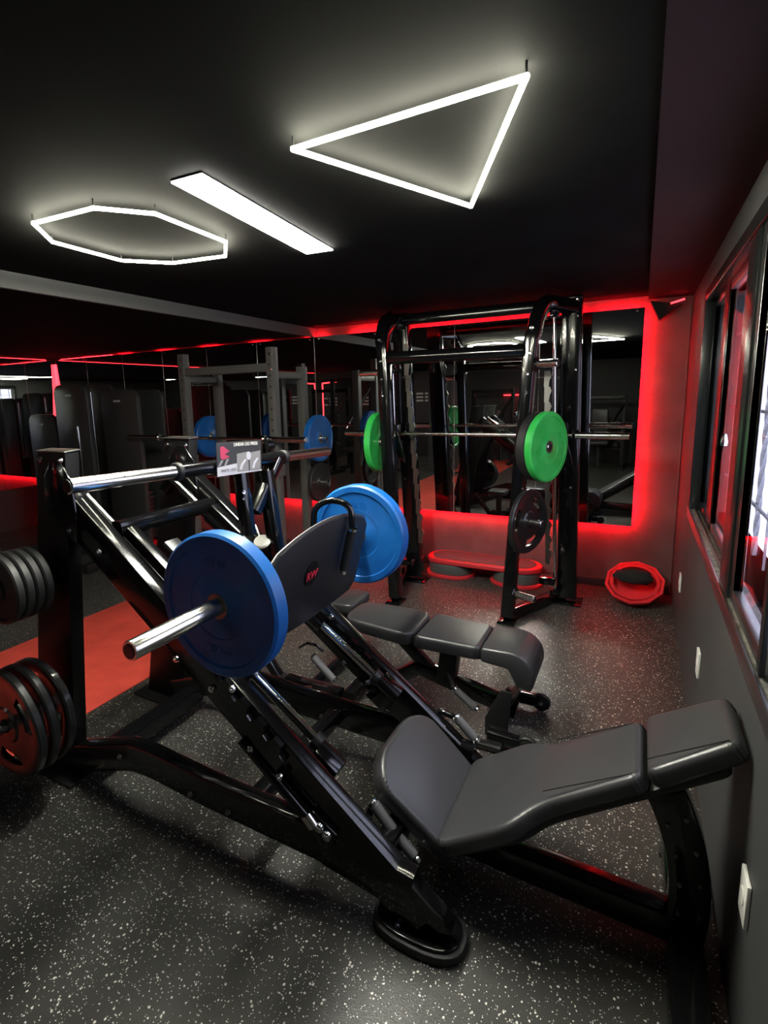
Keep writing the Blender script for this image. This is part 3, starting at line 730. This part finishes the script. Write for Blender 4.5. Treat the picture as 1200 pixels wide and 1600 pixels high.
plate('blue', (HX, 1.135, HZ), (0, 1, 0), 'blue weight plate on the near side of the leg press, face in shade', None)
plate('blue', (HX, 2.03, HZ), (0, 1, 0), 'blue weight plate on the far side of the leg press, behind the footplate', None)
ords = ['outermost', 'second from outside', 'third from outside', 'innermost']
for k in range(4):
    plate('small', (-2.075, 1.02+.036*k, .925), (0, 1, 0), 'small black weight plate, %s of four on the upper peg at left' % ords[k], 'small black plates on the upper peg', .3*k)
for k, y_ in enumerate((.99, 1.045, 1.11)):
    plate('grip', (-2.11, y_+.01, .375), (0, 1, 0), 'large black grip plate, %s of three on the lower peg at left' % ('outermost', 'middle', 'innermost')[k], 'large grip plates on the lower peg', .5+.4*k)

# ================================================================== SMITH MACHINE
sm = empty('smith_machine', (-1.15, 3.95, 0), 'tall gloss black smith machine with arched posts in front of the mirror', 'exercise machine')
YS0, YS1 = 3.6, 4.15
upR = [PY(895, 455, YS1), PY(886, 920, YS1)]; upL = [PY(626, 480, YS1), PY(650, 885, YS1)]
for (p_, q_) in (upR, upL):
    top = Vector((p_.x, YS1, 2.25)); bot = Vector((q_.x, YS1, .04))
    MB().beam([bot, top], .14, .09, (0, 1, 0), .014).build('rear_upright', 'gloss', sm)
    MB().box((top.x-.09, YS1-.06, 2.235), (top.x+.07, YS1+.06, 2.262), .004).build('top_plate', 'gloss', sm)
    for dx_ in (-.06, .04): bolt((top.x+dx_, YS1-.06, 2.22), (0, -1, 0), .014, sm)
    for z in (2.12, 1.75, 1.3, .9): bolt((p_.x+.045, YS1-.046, z), (0, -1, 0), .008, sm)
    MB().box((bot.x-.11, YS1-.09, 0), (bot.x+.11, YS1+.09, .014), .004).build('foot_plate', 'gloss', sm)
# chrome guide rods in front of the uprights
for x0, x1, zt in ((-.575, -.505, 2.13), (-1.83, -1.79, 1.80)):
    MB().cyl((x0, YS1-.09, zt), (x1, YS1-.09, .10), .014, 16).build('guide_rod', 'bright', sm)
    for z_, xx in ((zt, x0), (.10, x1)): MB().box((xx-.03, YS1-.12, z_-.015), (xx+.03, YS1-.04, z_+.02), .004).build('rod_bracket', 'gloss', sm)
# catch strips with hooks
def strip(xt, xb, zt, zb, name='catch_strip'):
    mb = MB(); n_ = 13; pts = []
    for k in range(n_):
        z0 = zt+(zb-zt)*k/n_; z1 = zt+(zb-zt)*(k+1)/n_; xx = xt+(xb-xt)*(k+.5)/n_
        poly = [(xx-.018, z0), (xx+.018, z0), (xx+.032, z0-.03), (xx+.018, (z0+z1)/2-.01), (xx+.014, z1), (xx-.018, z1)]
        mb.prism([Vector((a_, YS1-.062, b2)) for a_, b2 in poly], (0, .012, 0))
    mb.build(name, 'steel_dark', sm)
strip(-1.735, -1.60, 2.02, .35); strip(-.62, -.565, 1.75, .3)
# front posts, arched at the top into the rear uprights
def fpost(x0, x1, xr):
    pts = [Vector((x1, YS0, .05)), Vector((x0+(x1-x0)*.12, YS0, 1.93))]
    for k in range(1, 8):
        a = math.radians(90*k/7); pts.append(Vector((x0+(xr-x0)*(1-math.cos(a))*.35, YS0+.26*(1-math.cos(a)), 1.93+.25*math.sin(a))))
    pts.append(Vector((xr, YS1-.04, 2.185)))
    MB().beam(pts, .085, .11, (0, 1, 0), .016).build('front_post', 'gloss', sm)
    for z in (2.0, 1.85, 1.72, 1.60): bolt((x0+(x1-x0)*(1-z/2.1)+.0, YS0-.057, z), (0, -1, 0), .012, sm)
    MB().box((x1-.06, YS0-.08, 0), (x1+.06, YS0+.07, .014), .004).build('foot_plate', 'gloss', sm)
    MB().beam([(x1, YS0, .045), (xr, YS1+.06, .045)], .075, .075, (0, 0, 1), .012).build('base_tube', 'gloss', sm)
fpost(-.63, -.755, -.47); fpost(-1.70, -1.62, -1.80)
a_, b_ = PY(820, 548, YS0-.03), PY(606, 560, YS0-.03)
MB().cyl(a_, b_, .045, 24).build('crossbar', 'gloss', sm)
MB().beam([Vector((-1.83, YS1-.1, 2.2)), Vector((-.50, YS1-.1, 2.2))], .06, .08, (0, 0, 1), .012).build('top_crossbar', 'gloss', sm)
# storage pegs: right side and left side
pegs = []
for s_, xs in ((1, -.62), (-1, -1.70)):
    for z in (1.775, 1.255, .75, .225):
        x0 = xs+(-.13 if s_ > 0 else .08)*(1-z/2.1)
        Lp = .19 if s_ > 0 else .22
        n_ = Vector((.93, -.37, 0)) if s_ > 0 else Vector((-1, -.05, 0)).normalized()
        o_ = Vector((x0, YS0-.02 if s_ > 0 else YS0+.04, z))
        p = MB().cyl(o_+n_*.03, o_+n_*Lp, .024, 22, .003).build('storage_peg', 'chrome', sm)
        MB().cyl(o_+n_*.03, o_+n_*.045, .045, 6, .003).build('peg_flange', 'gloss', p)
        MB().cyl(o_+n_*Lp, o_+n_*(Lp+.003), .018, 16).build('peg_cap', 'iron', p)
        MB().beam([o_-n_*.01, o_+n_*.04], .05, .09, (0, 0, 1), .008).build('peg_bracket', 'gloss', p)
        pegs.append((o_, n_))
# sliding bar
YBAR = 3.97
MB().cyl((-1.86, YBAR, 1.295), (-.42, YBAR, 1.295), .0145, 18).build('bar_shaft', 'chrome', sm)
for x0, x1 in ((-.40, -.06), (-1.90, -2.24)): MB().cyl((x0, YBAR, 1.295), (x1, YBAR, 1.295), .024, 22, .003).build('bar_sleeve', 'chrome', sm)
for xx in (-1.79, -.52):
    MB().box((xx-.05, YBAR-.04, 1.23), (xx+.05, YS1-.055, 1.37), .008).build('slide_block', 'gloss', sm)
    MB().prism([Vector((xx+.04, YBAR-.06, 1.33)), Vector((xx+.07, YBAR-.06, 1.29)), Vector((xx+.13, YBAR-.06, 1.06)), Vector((xx+.07, YBAR-.06, 1.10)), Vector((xx-.02, YBAR-.06, 1.28))], (0, .015, 0), .002).build('bar_hook', 'gloss', sm)
for xx in (-1.70, -.56):
    MB().box((xx-.05, YS1-.17, .17), (xx+.06, YS1-.05, .22), .006).build('safety_stop', 'gloss', sm)
o_, n_ = pegs[1]
plate('green', o_+n_*.165, n_, 'green weight plate facing right on the right post of the smith machine')
plate('black_big', o_+n_*.108, n_, 'black weight plate pressed behind the right-hand green plate')
o_, n_ = pegs[2]
plate('grip', o_+n_*.085, n_, 'black grip weight plate on the peg below the green plate, smith machine right post', None, .9)
o_, n_ = pegs[5]
plate('green', o_+n_*.10, n_, 'green weight plate behind the left post of the smith machine, half hidden')

# ================================================================== POWER RACK
pk = empty('power_rack', (-3.21, 3.8, 0), 'grey half rack with drilled uprights holding a barbell, left of the smith machine', 'rack')
RX = (-3.71, -2.71); RYF, RYB = 3.6, 4.03
for X in RX:
    MB().beam([(X, RYF, .0), (X, RYF, 2.02)], .075, .075, (0, 1, 0), .008).build('front_upright', 'grey_frame', pk)
    MB().beam([(X, RYB, .0), (X, RYB, 1.88)], .075, .075, (0, 1, 0), .008).build('rear_upright', 'grey_frame', pk)
    for z in [1.97-.09*k for k in range(17)]:
        MB().cyl((X, RYF-.0385, z), (X, RYF-.0372, z), .011, 10).build('pin_hole', 'iron', pk)
    for z in (1.96, 1.84): bolt((X+.02, RYF-.038, z), (0, -1, 0), .011, pk)
    MB().beam([(X, RYF+.03, 1.80), (X, RYB-.03, 1.80)], .05, .06, (0, 0, 1)).build('side_rail', 'grey_frame', pk)
    MB().beam([(X, RYF-.5, .04), (X, RYB+.05, .04)], .075, .075, (0, 0, 1), .008).build('base_tube', 'grey_frame', pk)
    s_ = 1 if X > -3 else -1
    MB().beam([(X, RYF-.03, 1.22), (X, RYF-.13, 1.22)], .04, .05, (0, 0, 1)).beam([(X, RYF-.125, 1.20), (X, RYF-.125, 1.29)], .04, .02, (1, 0, 0)).build('bar_hook', 'iron', pk)
    for z in (1.24, .84, .35):
        p = MB().cyl((X+s_*.03, RYB, z), (X+s_*.24, RYB, z), .024, 18, .003).build('storage_peg', 'chrome', pk)
    MB().box((X-.05, RYF-.05, .95), (X+.05, RYF+.05, 1.10), .004).build('safety_sleeve', 'grey_frame', pk)
MB().beam([(RX[0], RYF, 1.86), (RX[1], RYF, 1.86)], .06, .07, (0, 0, 1)).build('pull_up_beam', 'grey_frame', pk)
MB().beam([(RX[0], RYB, .10), (RX[1], RYB, .10)], .07, .07, (0, 0, 1)).build('rear_crossbar', 'grey_frame', pk)
bbx = empty('barbell', (-3.3, 3.52, 1.27), 'long chrome barbell resting empty on the grey rack', 'barbell')
MB().cyl((-4.0, 3.52, 1.27), (-2.79, 3.52, 1.27), .014, 16).build('shaft', 'chrome', bbx)
for x0, x1 in ((-2.79, -2.35), (-4.0, -4.42)):
    MB().cyl((x0, 3.52, 1.27), (x1, 3.52, 1.27), .025, 20, .003).build('sleeve', 'chrome', bbx)
    s_ = 1 if x1 > x0 else -1
    MB().cyl((x0, 3.52, 1.27), (x0+s_*.03, 3.52, 1.27), .036, 20, .004).build('collar', 'bright', bbx)
plate('blue_far', (-2.555, RYB, 1.24), (1, 0, 0), 'blue weight plate facing right on the grey rack right rear peg', 'blue plates stored on the grey rack')
plate('blue_far', (-3.86, RYB, 1.24), (-1, 0, 0), 'blue weight plate on the left rear peg of the grey rack', 'blue plates stored on the grey rack')
plate('black_mid', (-2.56, RYB, .84), (1, 0, 0), 'dark weight plate on the lower right peg of the grey rack')

# ================================================================== ADJUSTABLE BENCH
YBn = 2.40
bn = empty('adjustable_bench', (-.85, YBn, 0), 'black padded adjustable bench with transport wheels behind the leg press', 'bench')
Xv, Zv = Vector((1, 0, 0)), Vector((0, 0, 1))
def bpad(name, x0, x1, w0, w1, z0, z1, r=.05, th=.07):
    O = Vector((x0, YBn, z0)); U = (Vector((x1, YBn, z1))-O); L3 = U.length; U.normalize(); Nn = Vector((-U.z, 0, U.x))
    return pad(name, (O, U, Yv, Nn), rnd([(0, -w0/2), (L3, -w1/2), (L3, w1/2), (0, w0/2)], r, 5), th, bn, bev=.02)
bpad('back_pad', -1.34, -.93, .26, .33, .385, .375, .09)
bpad('middle_pad', -.92, -.60, .32, .28, .375, .37, .03)
# rolled front pad
prof = [(-.595, .37), (-.595, .44)]
for k in range(9):
    a = math.radians(90-100*k/8); prof.append((-.46+.11*math.cos(a), .335+.11*math.sin(a)))
prof += [(-.365, .27), (-.43, .28), (-.47, .36)]
MB().prism([Vector((x, YBn-.14, z)) for x, z in prof], (0, .28, 0), .014, 3).build('rolled_pad', 'vinyl', bn, 50)
MB().beam([(-1.30, YBn, .355), (-.50, YBn, .345)], .06, .05, (0, 0, 1)).build('pad_rail', 'satin', bn)
MB().beam([(-1.05, YBn, .34), (-.86, YBn, .17)], .05, .06, (1, 0, 0)).build('support_arm', 'satin', bn)
MB().beam([(-.78, YBn, .34), (-.80, YBn, .16)], .09, .09, (1, 0, 0)).build('pivot_block', 'satin', bn)
MB().beam([(-1.27, YBn, .05), (-1.15, YBn, .06), (-.95, YBn, .20), (-.45, YBn, .09)], .07, .07, (0, 0, 1)).build('base_tube', 'gloss', bn)
MB().beam([(-1.27, YBn-.2, .04), (-1.27, YBn+.2, .04)], .07, .07, (0, 0, 1)).build('rear_foot', 'gloss', bn)
# front plate stand, with wheels
MB().prism([Vector((-.49, YBn-.17, .27)), Vector((-.44, YBn-.17, .27)), Vector((-.46, YBn-.17, .03)), Vector((-.56, YBn-.17, .03)), Vector((-.56, YBn-.17, .12))], (0, .012, 0), .002).build('stand_side', 'satin', bn)
MB().prism([Vector((-.40, YBn-.16, .29)), Vector((-.40, YBn+.14, .29)), Vector((-.52, YBn+.14, .05)), Vector((-.52, YBn-.16, .05))], (-.012, 0, 0), .003).build('stand_plate', 'satin', bn)
for s_ in (-1, 1):
    yy = YBn+s_*.19
    MB().beam([(-.54, yy, .05), (-.40, yy, .05)], .05, .05, (0, 0, 1)).build('foot_arm', 'gloss', bn)
    wl = MB().lathe([(0, -.014), (.026, -.014), (.03, -.012), (.04, -.013), (.044, -.008), (.044, .008), (.04, .013), (.03, .012), (.026, .014), (0, .014)], (-.365, yy, .046), (0, 1, 0), 28).build('wheel', 'rubber', bn)
    bolt((-.365, yy-.0145, .046), (0, -1, 0), .012, wl)
    MB().beam([(-.47, yy-.04, .022), (-.62, yy-.04, .022)], .04, .025, (0, 0, 1)).build('skid', 'satin', bn)
    MB().cyl((-.52, yy, .05), (-.45, yy-.0, .05), .02, 14).build('spacer', 'bright', bn)
a, b_ = PY(712, 1078, YBn-.12), PY(742, 1106, YBn-.12)
MB().cyl(a, b_, .018, 18, .003).build('hand_grip', 'grip', bn)
d = (b_-a).normalized()
MB().cyl(a-d*.014, a, .020, 16, .003).cyl(b_, b_+d*.014, .020, 16, .003).build('grip_collar', 'bright', bn)
MB().tube([a-d*.01, a-d*.03+Vector((-.03, .05, .02)), (-.80, YBn-.03, .17)], .010, 12).build('handle_tube', 'satin', bn)

# low bench and footrest seen through the leg press
lb = empty('footrest_bench', (-1.5, 2.15, 0), 'low black bench with a chrome-tipped roller seen through the leg press frame', 'bench')
YL_ = 2.12
a, b_ = PY(490, 1027, YL_), PY(521, 1062, YL_)
d = (b_-a).normalized()
MB().cyl(a, b_, .019, 18, .003).build('roller', 'grip', lb)
MB().cyl(a-d*.012, a, .021, 16, .003).cyl(b_, b_+d*.014, .021, 16, .003).build('roller_cap', 'bright', lb)
p = PY(505, 1078, YL_)
MB().box((p.x-.05, YL_-.03, p.z-.045), (p.x+.04, YL_-.015, p.z+.04), .004).build('bracket_plate', 'satin', lb)
bolt((p.x, YL_-.031, p.z), (0, -1, 0), .009, lb)
a = PY(390, 985, YL_+.1); b_ = PY(440, 1062, YL_+.1)
MB().beam([a, (b_.x, YL_+.1, b_.z)], .05, .05, (0, 0, 1)).build('side_tube', 'gloss', lb)
MB().beam([(b_.x-.02, YL_+.1, b_.z), (p.x-.02, YL_+.1, b_.z+.02)], .05, .06, (0, 0, 1)).build('link_tube', 'satin', lb)
MB().beam([(p.x-.02, YL_+.09, b_.z+.03), (p.x, YL_, p.z)], .04, .05, (0, 0, 1)).build('roller_arm', 'satin', lb)
MB().cyl((p.x-.13, YL_, .06), (p.x-.02, YL_, .09), .03, 18, .004).build('pivot_tube', 'steel_dark', lb)
MB().beam([(p.x-.30, YL_+.1, .035), (p.x+.05, YL_+.1, .035)], .06, .06, (0, 0, 1)).build('floor_tube', 'gloss', lb)
MB().beam([(b_.x, YL_+.1, b_.z), (b_.x, YL_+.1, .06)], .05, .05, (0, 1, 0)).build('leg', 'satin', lb)
MB().tube([PY(468, 1012, YL_), PY(480, 1005, YL_), PY(495, 1008, YL_), PY(505, 1018, YL_)], .008, 10, (0, 1, 0)).build('lever', 'bright', lb)
O = PY(545, 930, 2.6)
pad('rear_pad', (Vector((-1.62, 2.62, .36)), Xv, Yv, Zv), rnd([(0, -.13), (.22, -.13), (.22, .13), (0, .13)], .05, 5), .06, lb)
MB().beam([(-1.5, 2.62, .35), (-1.5, 2.62, .03)], .06, .06, (0, 1, 0)).build('pad_post', 'satin', lb)
MB().beam([(-1.5, 2.70, .035), (-1.5, YL_+.1, .035)], .06, .06, (0, 0, 1)).build('floor_tube', 'gloss', lb)

# ================================================================== AEROBIC STEP
ast = empty('aerobic_step', (-1.15, 4.42, 0), 'red and dark grey aerobic step by the wall behind the smith machine', 'aerobic step')
def stad(cx_, cy_, L3, W3, z, n=10):
    out = []
    for s0, a0 in ((1, -90), (-1, 90)):
        for k in range(n+1):
            a = math.radians(a0+180*k/n); out.append(Vector((cx_+s0*(L3/2-W3/2)+W3/2*math.cos(a), cy_+W3/2*math.sin(a), z)))
    return out
MB().prism(stad(-1.15, 4.42, 1.00, .32, .125), (0, 0, .045), .012, 3).build('platform', 'red_plastic', ast)
MB().prism(stad(-1.15, 4.42, .90, .25, .17), (0, 0, .006), .003).build('tread', 'step_top', ast)
for cx_ in (-1.44, -.86):
    r_ = MB().prism(stad(cx_, 4.42, .40, .30, .025), (0, 0, .10), .015, 3).build('riser', 'step_top', ast)
    MB().prism(stad(cx_, 4.42, .44, .34, .0), (0, 0, .03), .008, 2).build('riser_base', 'red_plastic', r_)
# red tub with cloth
tb = empty('plastic_tub', (.03, 4.28, 0), 'red ten-sided plastic tub tipped against the wall in the corner', 'tub')
ax = Vector((-.05, -.55, .83)).normalized(); oc = Vector((.03, 4.36, .12))
MB().lathe([(0, 0), (.15, 0), (.165, .01), (.195, .075), (.205, .08), (.205, .095), (.185, .095), (.155, .02), (0, .012)], oc-ax*.04, ax, 10, .2).build('tub_body', 'red_plastic', tb, 20)
MB().lathe([(.15, .085), (.165, .085), (.17, .1), (.145, .1), (.15, .085)], oc-ax*.04, ax, 30).build('inner_ring', 'red_plastic', tb)
mb = MB(); bmesh.ops.create_icosphere(mb.b, subdivisions=3, radius=1)
for v in mb.b.verts:
    n_ = math.sin(v.co.x*5+1)*math.cos(v.co.y*6)*.16+math.sin(v.co.z*9+v.co.x*3)*.1
    c_ = v.co*(1+n_); v.co = Vector((c_.x*.13+.02, c_.y*.06+4.30, c_.z*.055+.215))
tag(mb.build('bag', 'cloth', None, 60), 'crumpled black bag lying in the red tub', 'bag')

# corner speaker flap
cs = empty('ceiling_speaker', (.11, YB-.06, 2.2), 'black angular corner speaker up under the ceiling by the window wall', 'speaker')
pp = [PY(1016, 470, 4.52), PY(1066, 474, 4.52), PY(1050, 484, 4.52), PY(1030, 500, 4.52)]
MB().prism(pp, (0, .07, 0), .004).build('speaker_body', 'cloth', cs)
a, b_ = PY(1048, 474, 4.5), PY(1070, 467, 4.5)
MB().cyl(a, b_, .006, 10).build('status_light', 'red_neon', cs)

# wall sockets on the right wall
for (x, y), lab in zip(((1064, 910), (1093, 1036), (1168, 1402)), ('white wall socket plate nearest the red corner', 'white wall socket plate below the window, middle one', 'white wall socket plate low on the wall nearest the viewer')):
    p = PX(x, y, XR); hw = .037; hh = .057
    s_ = empty('wall_socket', (XR, p.y, p.z), lab, 'socket')
    MB().prism([Vector((XR-.001, p.y-hw, p.z-hh)), Vector((XR-.001, p.y+hw, p.z-hh)), Vector((XR-.001, p.y+hw, p.z+hh)), Vector((XR-.001, p.y-hw, p.z+hh))], (-.009, 0, 0), .002).build('cover_plate', 'white', s_)
    MB().cyl((XR-.009, p.y, p.z), (XR-.0125, p.y, p.z), .021, 20, .001).build('socket_insert', 'white', s_)

# ================================================================== SHROUDED MACHINES AT THE LEFT
def tower(x0, x1, y, top, label, slot=True, seat=True):
    t = empty('weight_machine', ((x0+x1)/2, y, 0), label, 'exercise machine')
    c = (x0+x1)/2; hw = (x1-x0)/2
    pl2 = [(-hw, .12), (hw, .12), (hw, top-.10)]
    for k in range(1, 6):
        a = math.radians(90*k/6); pl2.append((hw-.10+.10*math.cos(a), top-.10+.10*math.sin(a)))
    for k in range(0, 6):
        a = math.radians(90+90*k/6); pl2.append((-hw+.10+.10*math.cos(a), top-.10+.10*math.sin(a)))
    pl2.append((-hw, top-.10))
    sh = MB().prism([Vector((c+u, y, v)) for u, v in pl2], (0, .05, 0), .008, 2).build('front_shroud', 'shroud', t)
    MB().prism([Vector((c+u, y+.30, v)) for u, v in pl2], (0, .04, 0), .008, 2).build('rear_shroud', 'shroud', t)
    if slot:
        MB().box((c+hw*.25, y-.004, top-1.05), (c+hw*.40, y+.002, top-.42), .002).build('slot', 'iron', sh)
        MB().cyl((c+hw*.34, y-.006, top-1.04), (c+hw*.34, y-.006, top-.43), .006, 10).build('slot_rod', 'bright', sh)
    MB().box((c-hw*.25, y-.004, top-.12), (c+hw*.1, y, top-.10)).build('name_strip', 'notice', sh)
    for k in range(10): MB().box((c-hw*.55, y+.09, .20+.05*k), (c+hw*.55, y+.24, .245+.05*k), .003).build('stack_plate', 'iron', t)
    MB().cyl((c-.1, y+.17, .1), (c-.1, y+.17, top-.08), .011, 12).build('guide_rod', 'bright', t)
    MB().cyl((c+.1, y+.17, .1), (c+.1, y+.17, top-.08), .011, 12).build('guide_rod', 'bright', t)
    MB().beam([(c-hw, y+.17, .05), (c+hw, y+.17, .05)], .10, .10, (0, 0, 1)).build('base_tube', 'satin', t)
    MB().beam([(c, y+.17, .05), (c, y-.55, .05)], .08, .08, (0, 0, 1)).build('floor_tube', 'satin', t)
    if seat:
        MB().beam([(c, y-.45, .05), (c, y-.45, .42)], .07, .07, (0, 1, 0)).build('seat_post', 'satin', t)
        pad('seat', (Vector((c-.18, y-.45, .42)), Xv, Yv, Zv), rnd([(0, -.2), (.36, -.2), (.36, .2), (0, .2)], .05, 4), .07, t)
        MB().beam([(c+.02, y-.2, .06), (c+.02, y-.16, 1.15)], .06, .06, (0, 1, 0)).build('back_post', 'satin', t)
        pad('back_pad', (Vector((c-.15, y-.22, .62)), Xv, Zv, Vector((0, -1, 0))), rnd([(0, 0), (.3, 0), (.3, .5), (0, .5)], .05, 4), .06, t)
        for s_ in (-1, 1):
            MB().tube([(c+s_*.28, y-.1, 1.2), (c+s_*.30, y-.45, 1.15), (c+s_*.24, y-.55, 1.0)], .014, 12).build('press_arm', 'steel_dark', t)
            MB().cyl((c+s_*.24, y-.55, 1.0), (c+s_*.20, y-.58, .88), .018, 12, .003).build('hand_grip', 'rubber', t)
    return t
tower(-5.46, -4.93, 3.45, 1.80, 'charcoal shrouded weight machine with a tall narrow slot, left of the grey rack', True, False)
tower(-4.85, -4.32, 3.55, 1.73, 'plain charcoal shrouded weight machine nearest the grey rack', False, False)
tower(-6.05, -5.58, 3.50, 1.50, 'charcoal shrouded weight machine beside the red lit corner', False, False)
tower(-6.5, -5.75, 2.55, 1.36, 'dark seated weight machine at the far left edge', False, True)

# ================================================================== THINGS SEEN IN THE MIRROR ONLY
struct('column', MB().box((-3.95, -1.95, 0), (-3.45, -1.45, 2.215)), 'column')
bpy.data.objects['column'].name = 'trim_3'
nb = empty('notice_board', (-3.8, -1.43, 1.35), 'pale grey notice board on the grey column seen in the mirror', 'notice board')
MB().box((-3.86, -1.45, 1.10), (-3.64, -1.43, 1.62), .003).build('board', 'notice', nb)
def frame_neon(pts, label):
    t = empty('neon_light', pts[0], label, 'light')
    MB().tube(pts, .014, 10, (0, 1, 0)).build('neon_tube', 'red_neon', t); return t
frame_neon([(-7.0, -2.2, 1.0), (-7.0, -2.2, 1.95), (-6.3, -2.2, 2.0)], 'red neon upright and arm at the far end, seen in the mirror')
frame_neon([(-2.95, YF+.05, 1.55), (-2.5, YF+.05, 1.55), (-2.5, YF+.05, 1.15)], 'red neon angle on the wall behind, seen in the mirror between the smith machine posts')
for k, (x0, z0) in enumerate(((-7.0, 1.55), (-5.4, 1.62))):
    t = empty('wall_lettering', (x0, YF+.01, z0), ('left' if k == 0 else 'right')+' block of small white lettering on the far wall, seen in the mirror', 'lettering')
    for r_ in range(3):
        xx = x0
        for j in range(4-r_ % 2):
            L3 = .12+.07*((j*7+r_*3) % 3); MB().box((xx, YF+.001, z0-.09*r_), (xx+L3, YF+.006, z0-.09*r_+.045)).build('word', 'white', t); xx += L3+.05
# dumbbell rack and rowers behind the camera
dr = empty('dumbbell_rack', (-1.6, YF+.5, 0), 'low dumbbell rack along the wall behind, seen only in the mirror', 'rack')
for z in (.35, .85):
    MB().beam([(-2.9, YF+.45-.15*z, z), (-.3, YF+.45-.15*z, z)], .24, .03, (0, 0, 1), .004).build('shelf', 'satin', dr)
for x in (-2.9, -.3): MB().beam([(x, YF+.5, 0), (x, YF+.3, 1.2)], .06, .08, (0, 1, 0)).build('end_frame', 'satin', dr)
dbp = empty('dumbbell', (0, 0, 0), 'black dumbbell on the rack behind, seen only in the mirror', 'dumbbell', 'dumbbells on the rack behind')
MB().cyl((0, -.06, 0), (0, .06, 0), .016, 10).build('handle', 'bright', dbp)
for s_ in (-1, 1): MB().lathe([(0, 0), (.05, 0), (.06, .01), (.06, .07), (.05, .08), (0, .08)], (0, s_*.06, 0), (0, s_, 0), 12).build('head', 'rubber', dbp)
first = True
for z in (.35, .85):
    for k in range(12):
        o = dbp if first else copy_tree(dbp); first = False
        o.location = (-2.8+k*.215, YF+.45-.15*z+.0, z+.0765)
def cage(x, y, label, h=2.0):
    t = empty('cable_frame', (x, y, 0), label, 'exercise machine')
    for dx_ in (-.45, .45):
        MB().beam([(x+dx_, y, 0), (x+dx_, y, h)], .08, .08, (0, 1, 0)).build('upright', 'satin', t)
        MB().beam([(x+dx_, y-.4, .04), (x+dx_, y+.4, .04)], .08, .08, (0, 0, 1)).build('base_tube', 'satin', t)
        MB().beam([(x+dx_, y, h*.9), (x+dx_*.4, y+.45, h*.55)], .05, .05, (0, 0, 1)).build('arm', 'satin', t)
        MB().cyl((x+dx_*.4, y+.45, h*.55), (x+dx_*.4, y+.6, h*.5), .02, 10).build('hand_grip', 'bright', t)
    MB().beam([(x-.45, y, h-.05), (x+.45, y, h-.05)], .08, .08, (0, 0, 1)).build('top_tube', 'satin', t)
    MB().beam([(x, y+.05, .04), (x, y+.05, .5)], .07, .07, (0, 1, 0)).build('seat_post', 'satin', t)
    pad('seat', (Vector((x-.2, y+.1, .5)), Xv, Yv, Zv), rnd([(0, -.2), (.4, -.2), (.4, .2), (0, .2)], .05, 4), .07, t)
    pad('back_pad', (Vector((x-.16, y-.1, .62)), Xv, Zv, Vector((0, 1, 0))), rnd([(0, 0), (.32, 0), (.32, .6), (0, .6)], .05, 4), .07, t)
    return t
cage(-5.2, -.4, 'seated press frame on the left side of the gym, seen in the mirror')
cage(-6.3, -1.4, 'seated press frame deeper in the gym, seen in the mirror', 1.8)
cage(-1.6, -1.9, 'seated press frame behind the viewer, seen in the mirror right of the smith machine', 1.9)
cage(-.75, -3.0, 'seated press frame near the far wall behind the viewer, seen low right in the mirror', 1.5)
cage(-3.0, -3.1, 'seated press frame by the dark far wall, beside the grey column in the mirror', 1.7)
# plate tree seen in the mirror
pt_ = empty('plate_tree', (-4.6, -1.2, 0), 'black weight plate tree deeper in the gym, seen in the mirror', 'rack')
MB().beam([(-4.6, -1.2, 0), (-4.6, -1.2, 1.4)], .08, .08, (0, 1, 0)).build('post', 'satin', pt_)
MB().beam([(-4.9, -1.2, .03), (-4.3, -1.2, .03)], .08, .06, (0, 0, 1)).beam([(-4.6, -1.5, .03), (-4.6, -.9, .03)], .08, .06, (0, 0, 1)).build('foot', 'satin', pt_)
for z_, w_ in ((.45, 'lowest'), (.85, 'middle'), (1.26, 'top')):
    MB().cyl((-4.6, -1.2, z_), (-4.6, -.92, z_), .024, 16, .003).build('peg', 'chrome', pt_)
    plate('black_mid', (-4.6, -1.08, z_), (0, 1, 0), 'dark weight plate on the %s peg of the plate tree in the mirror' % w_)
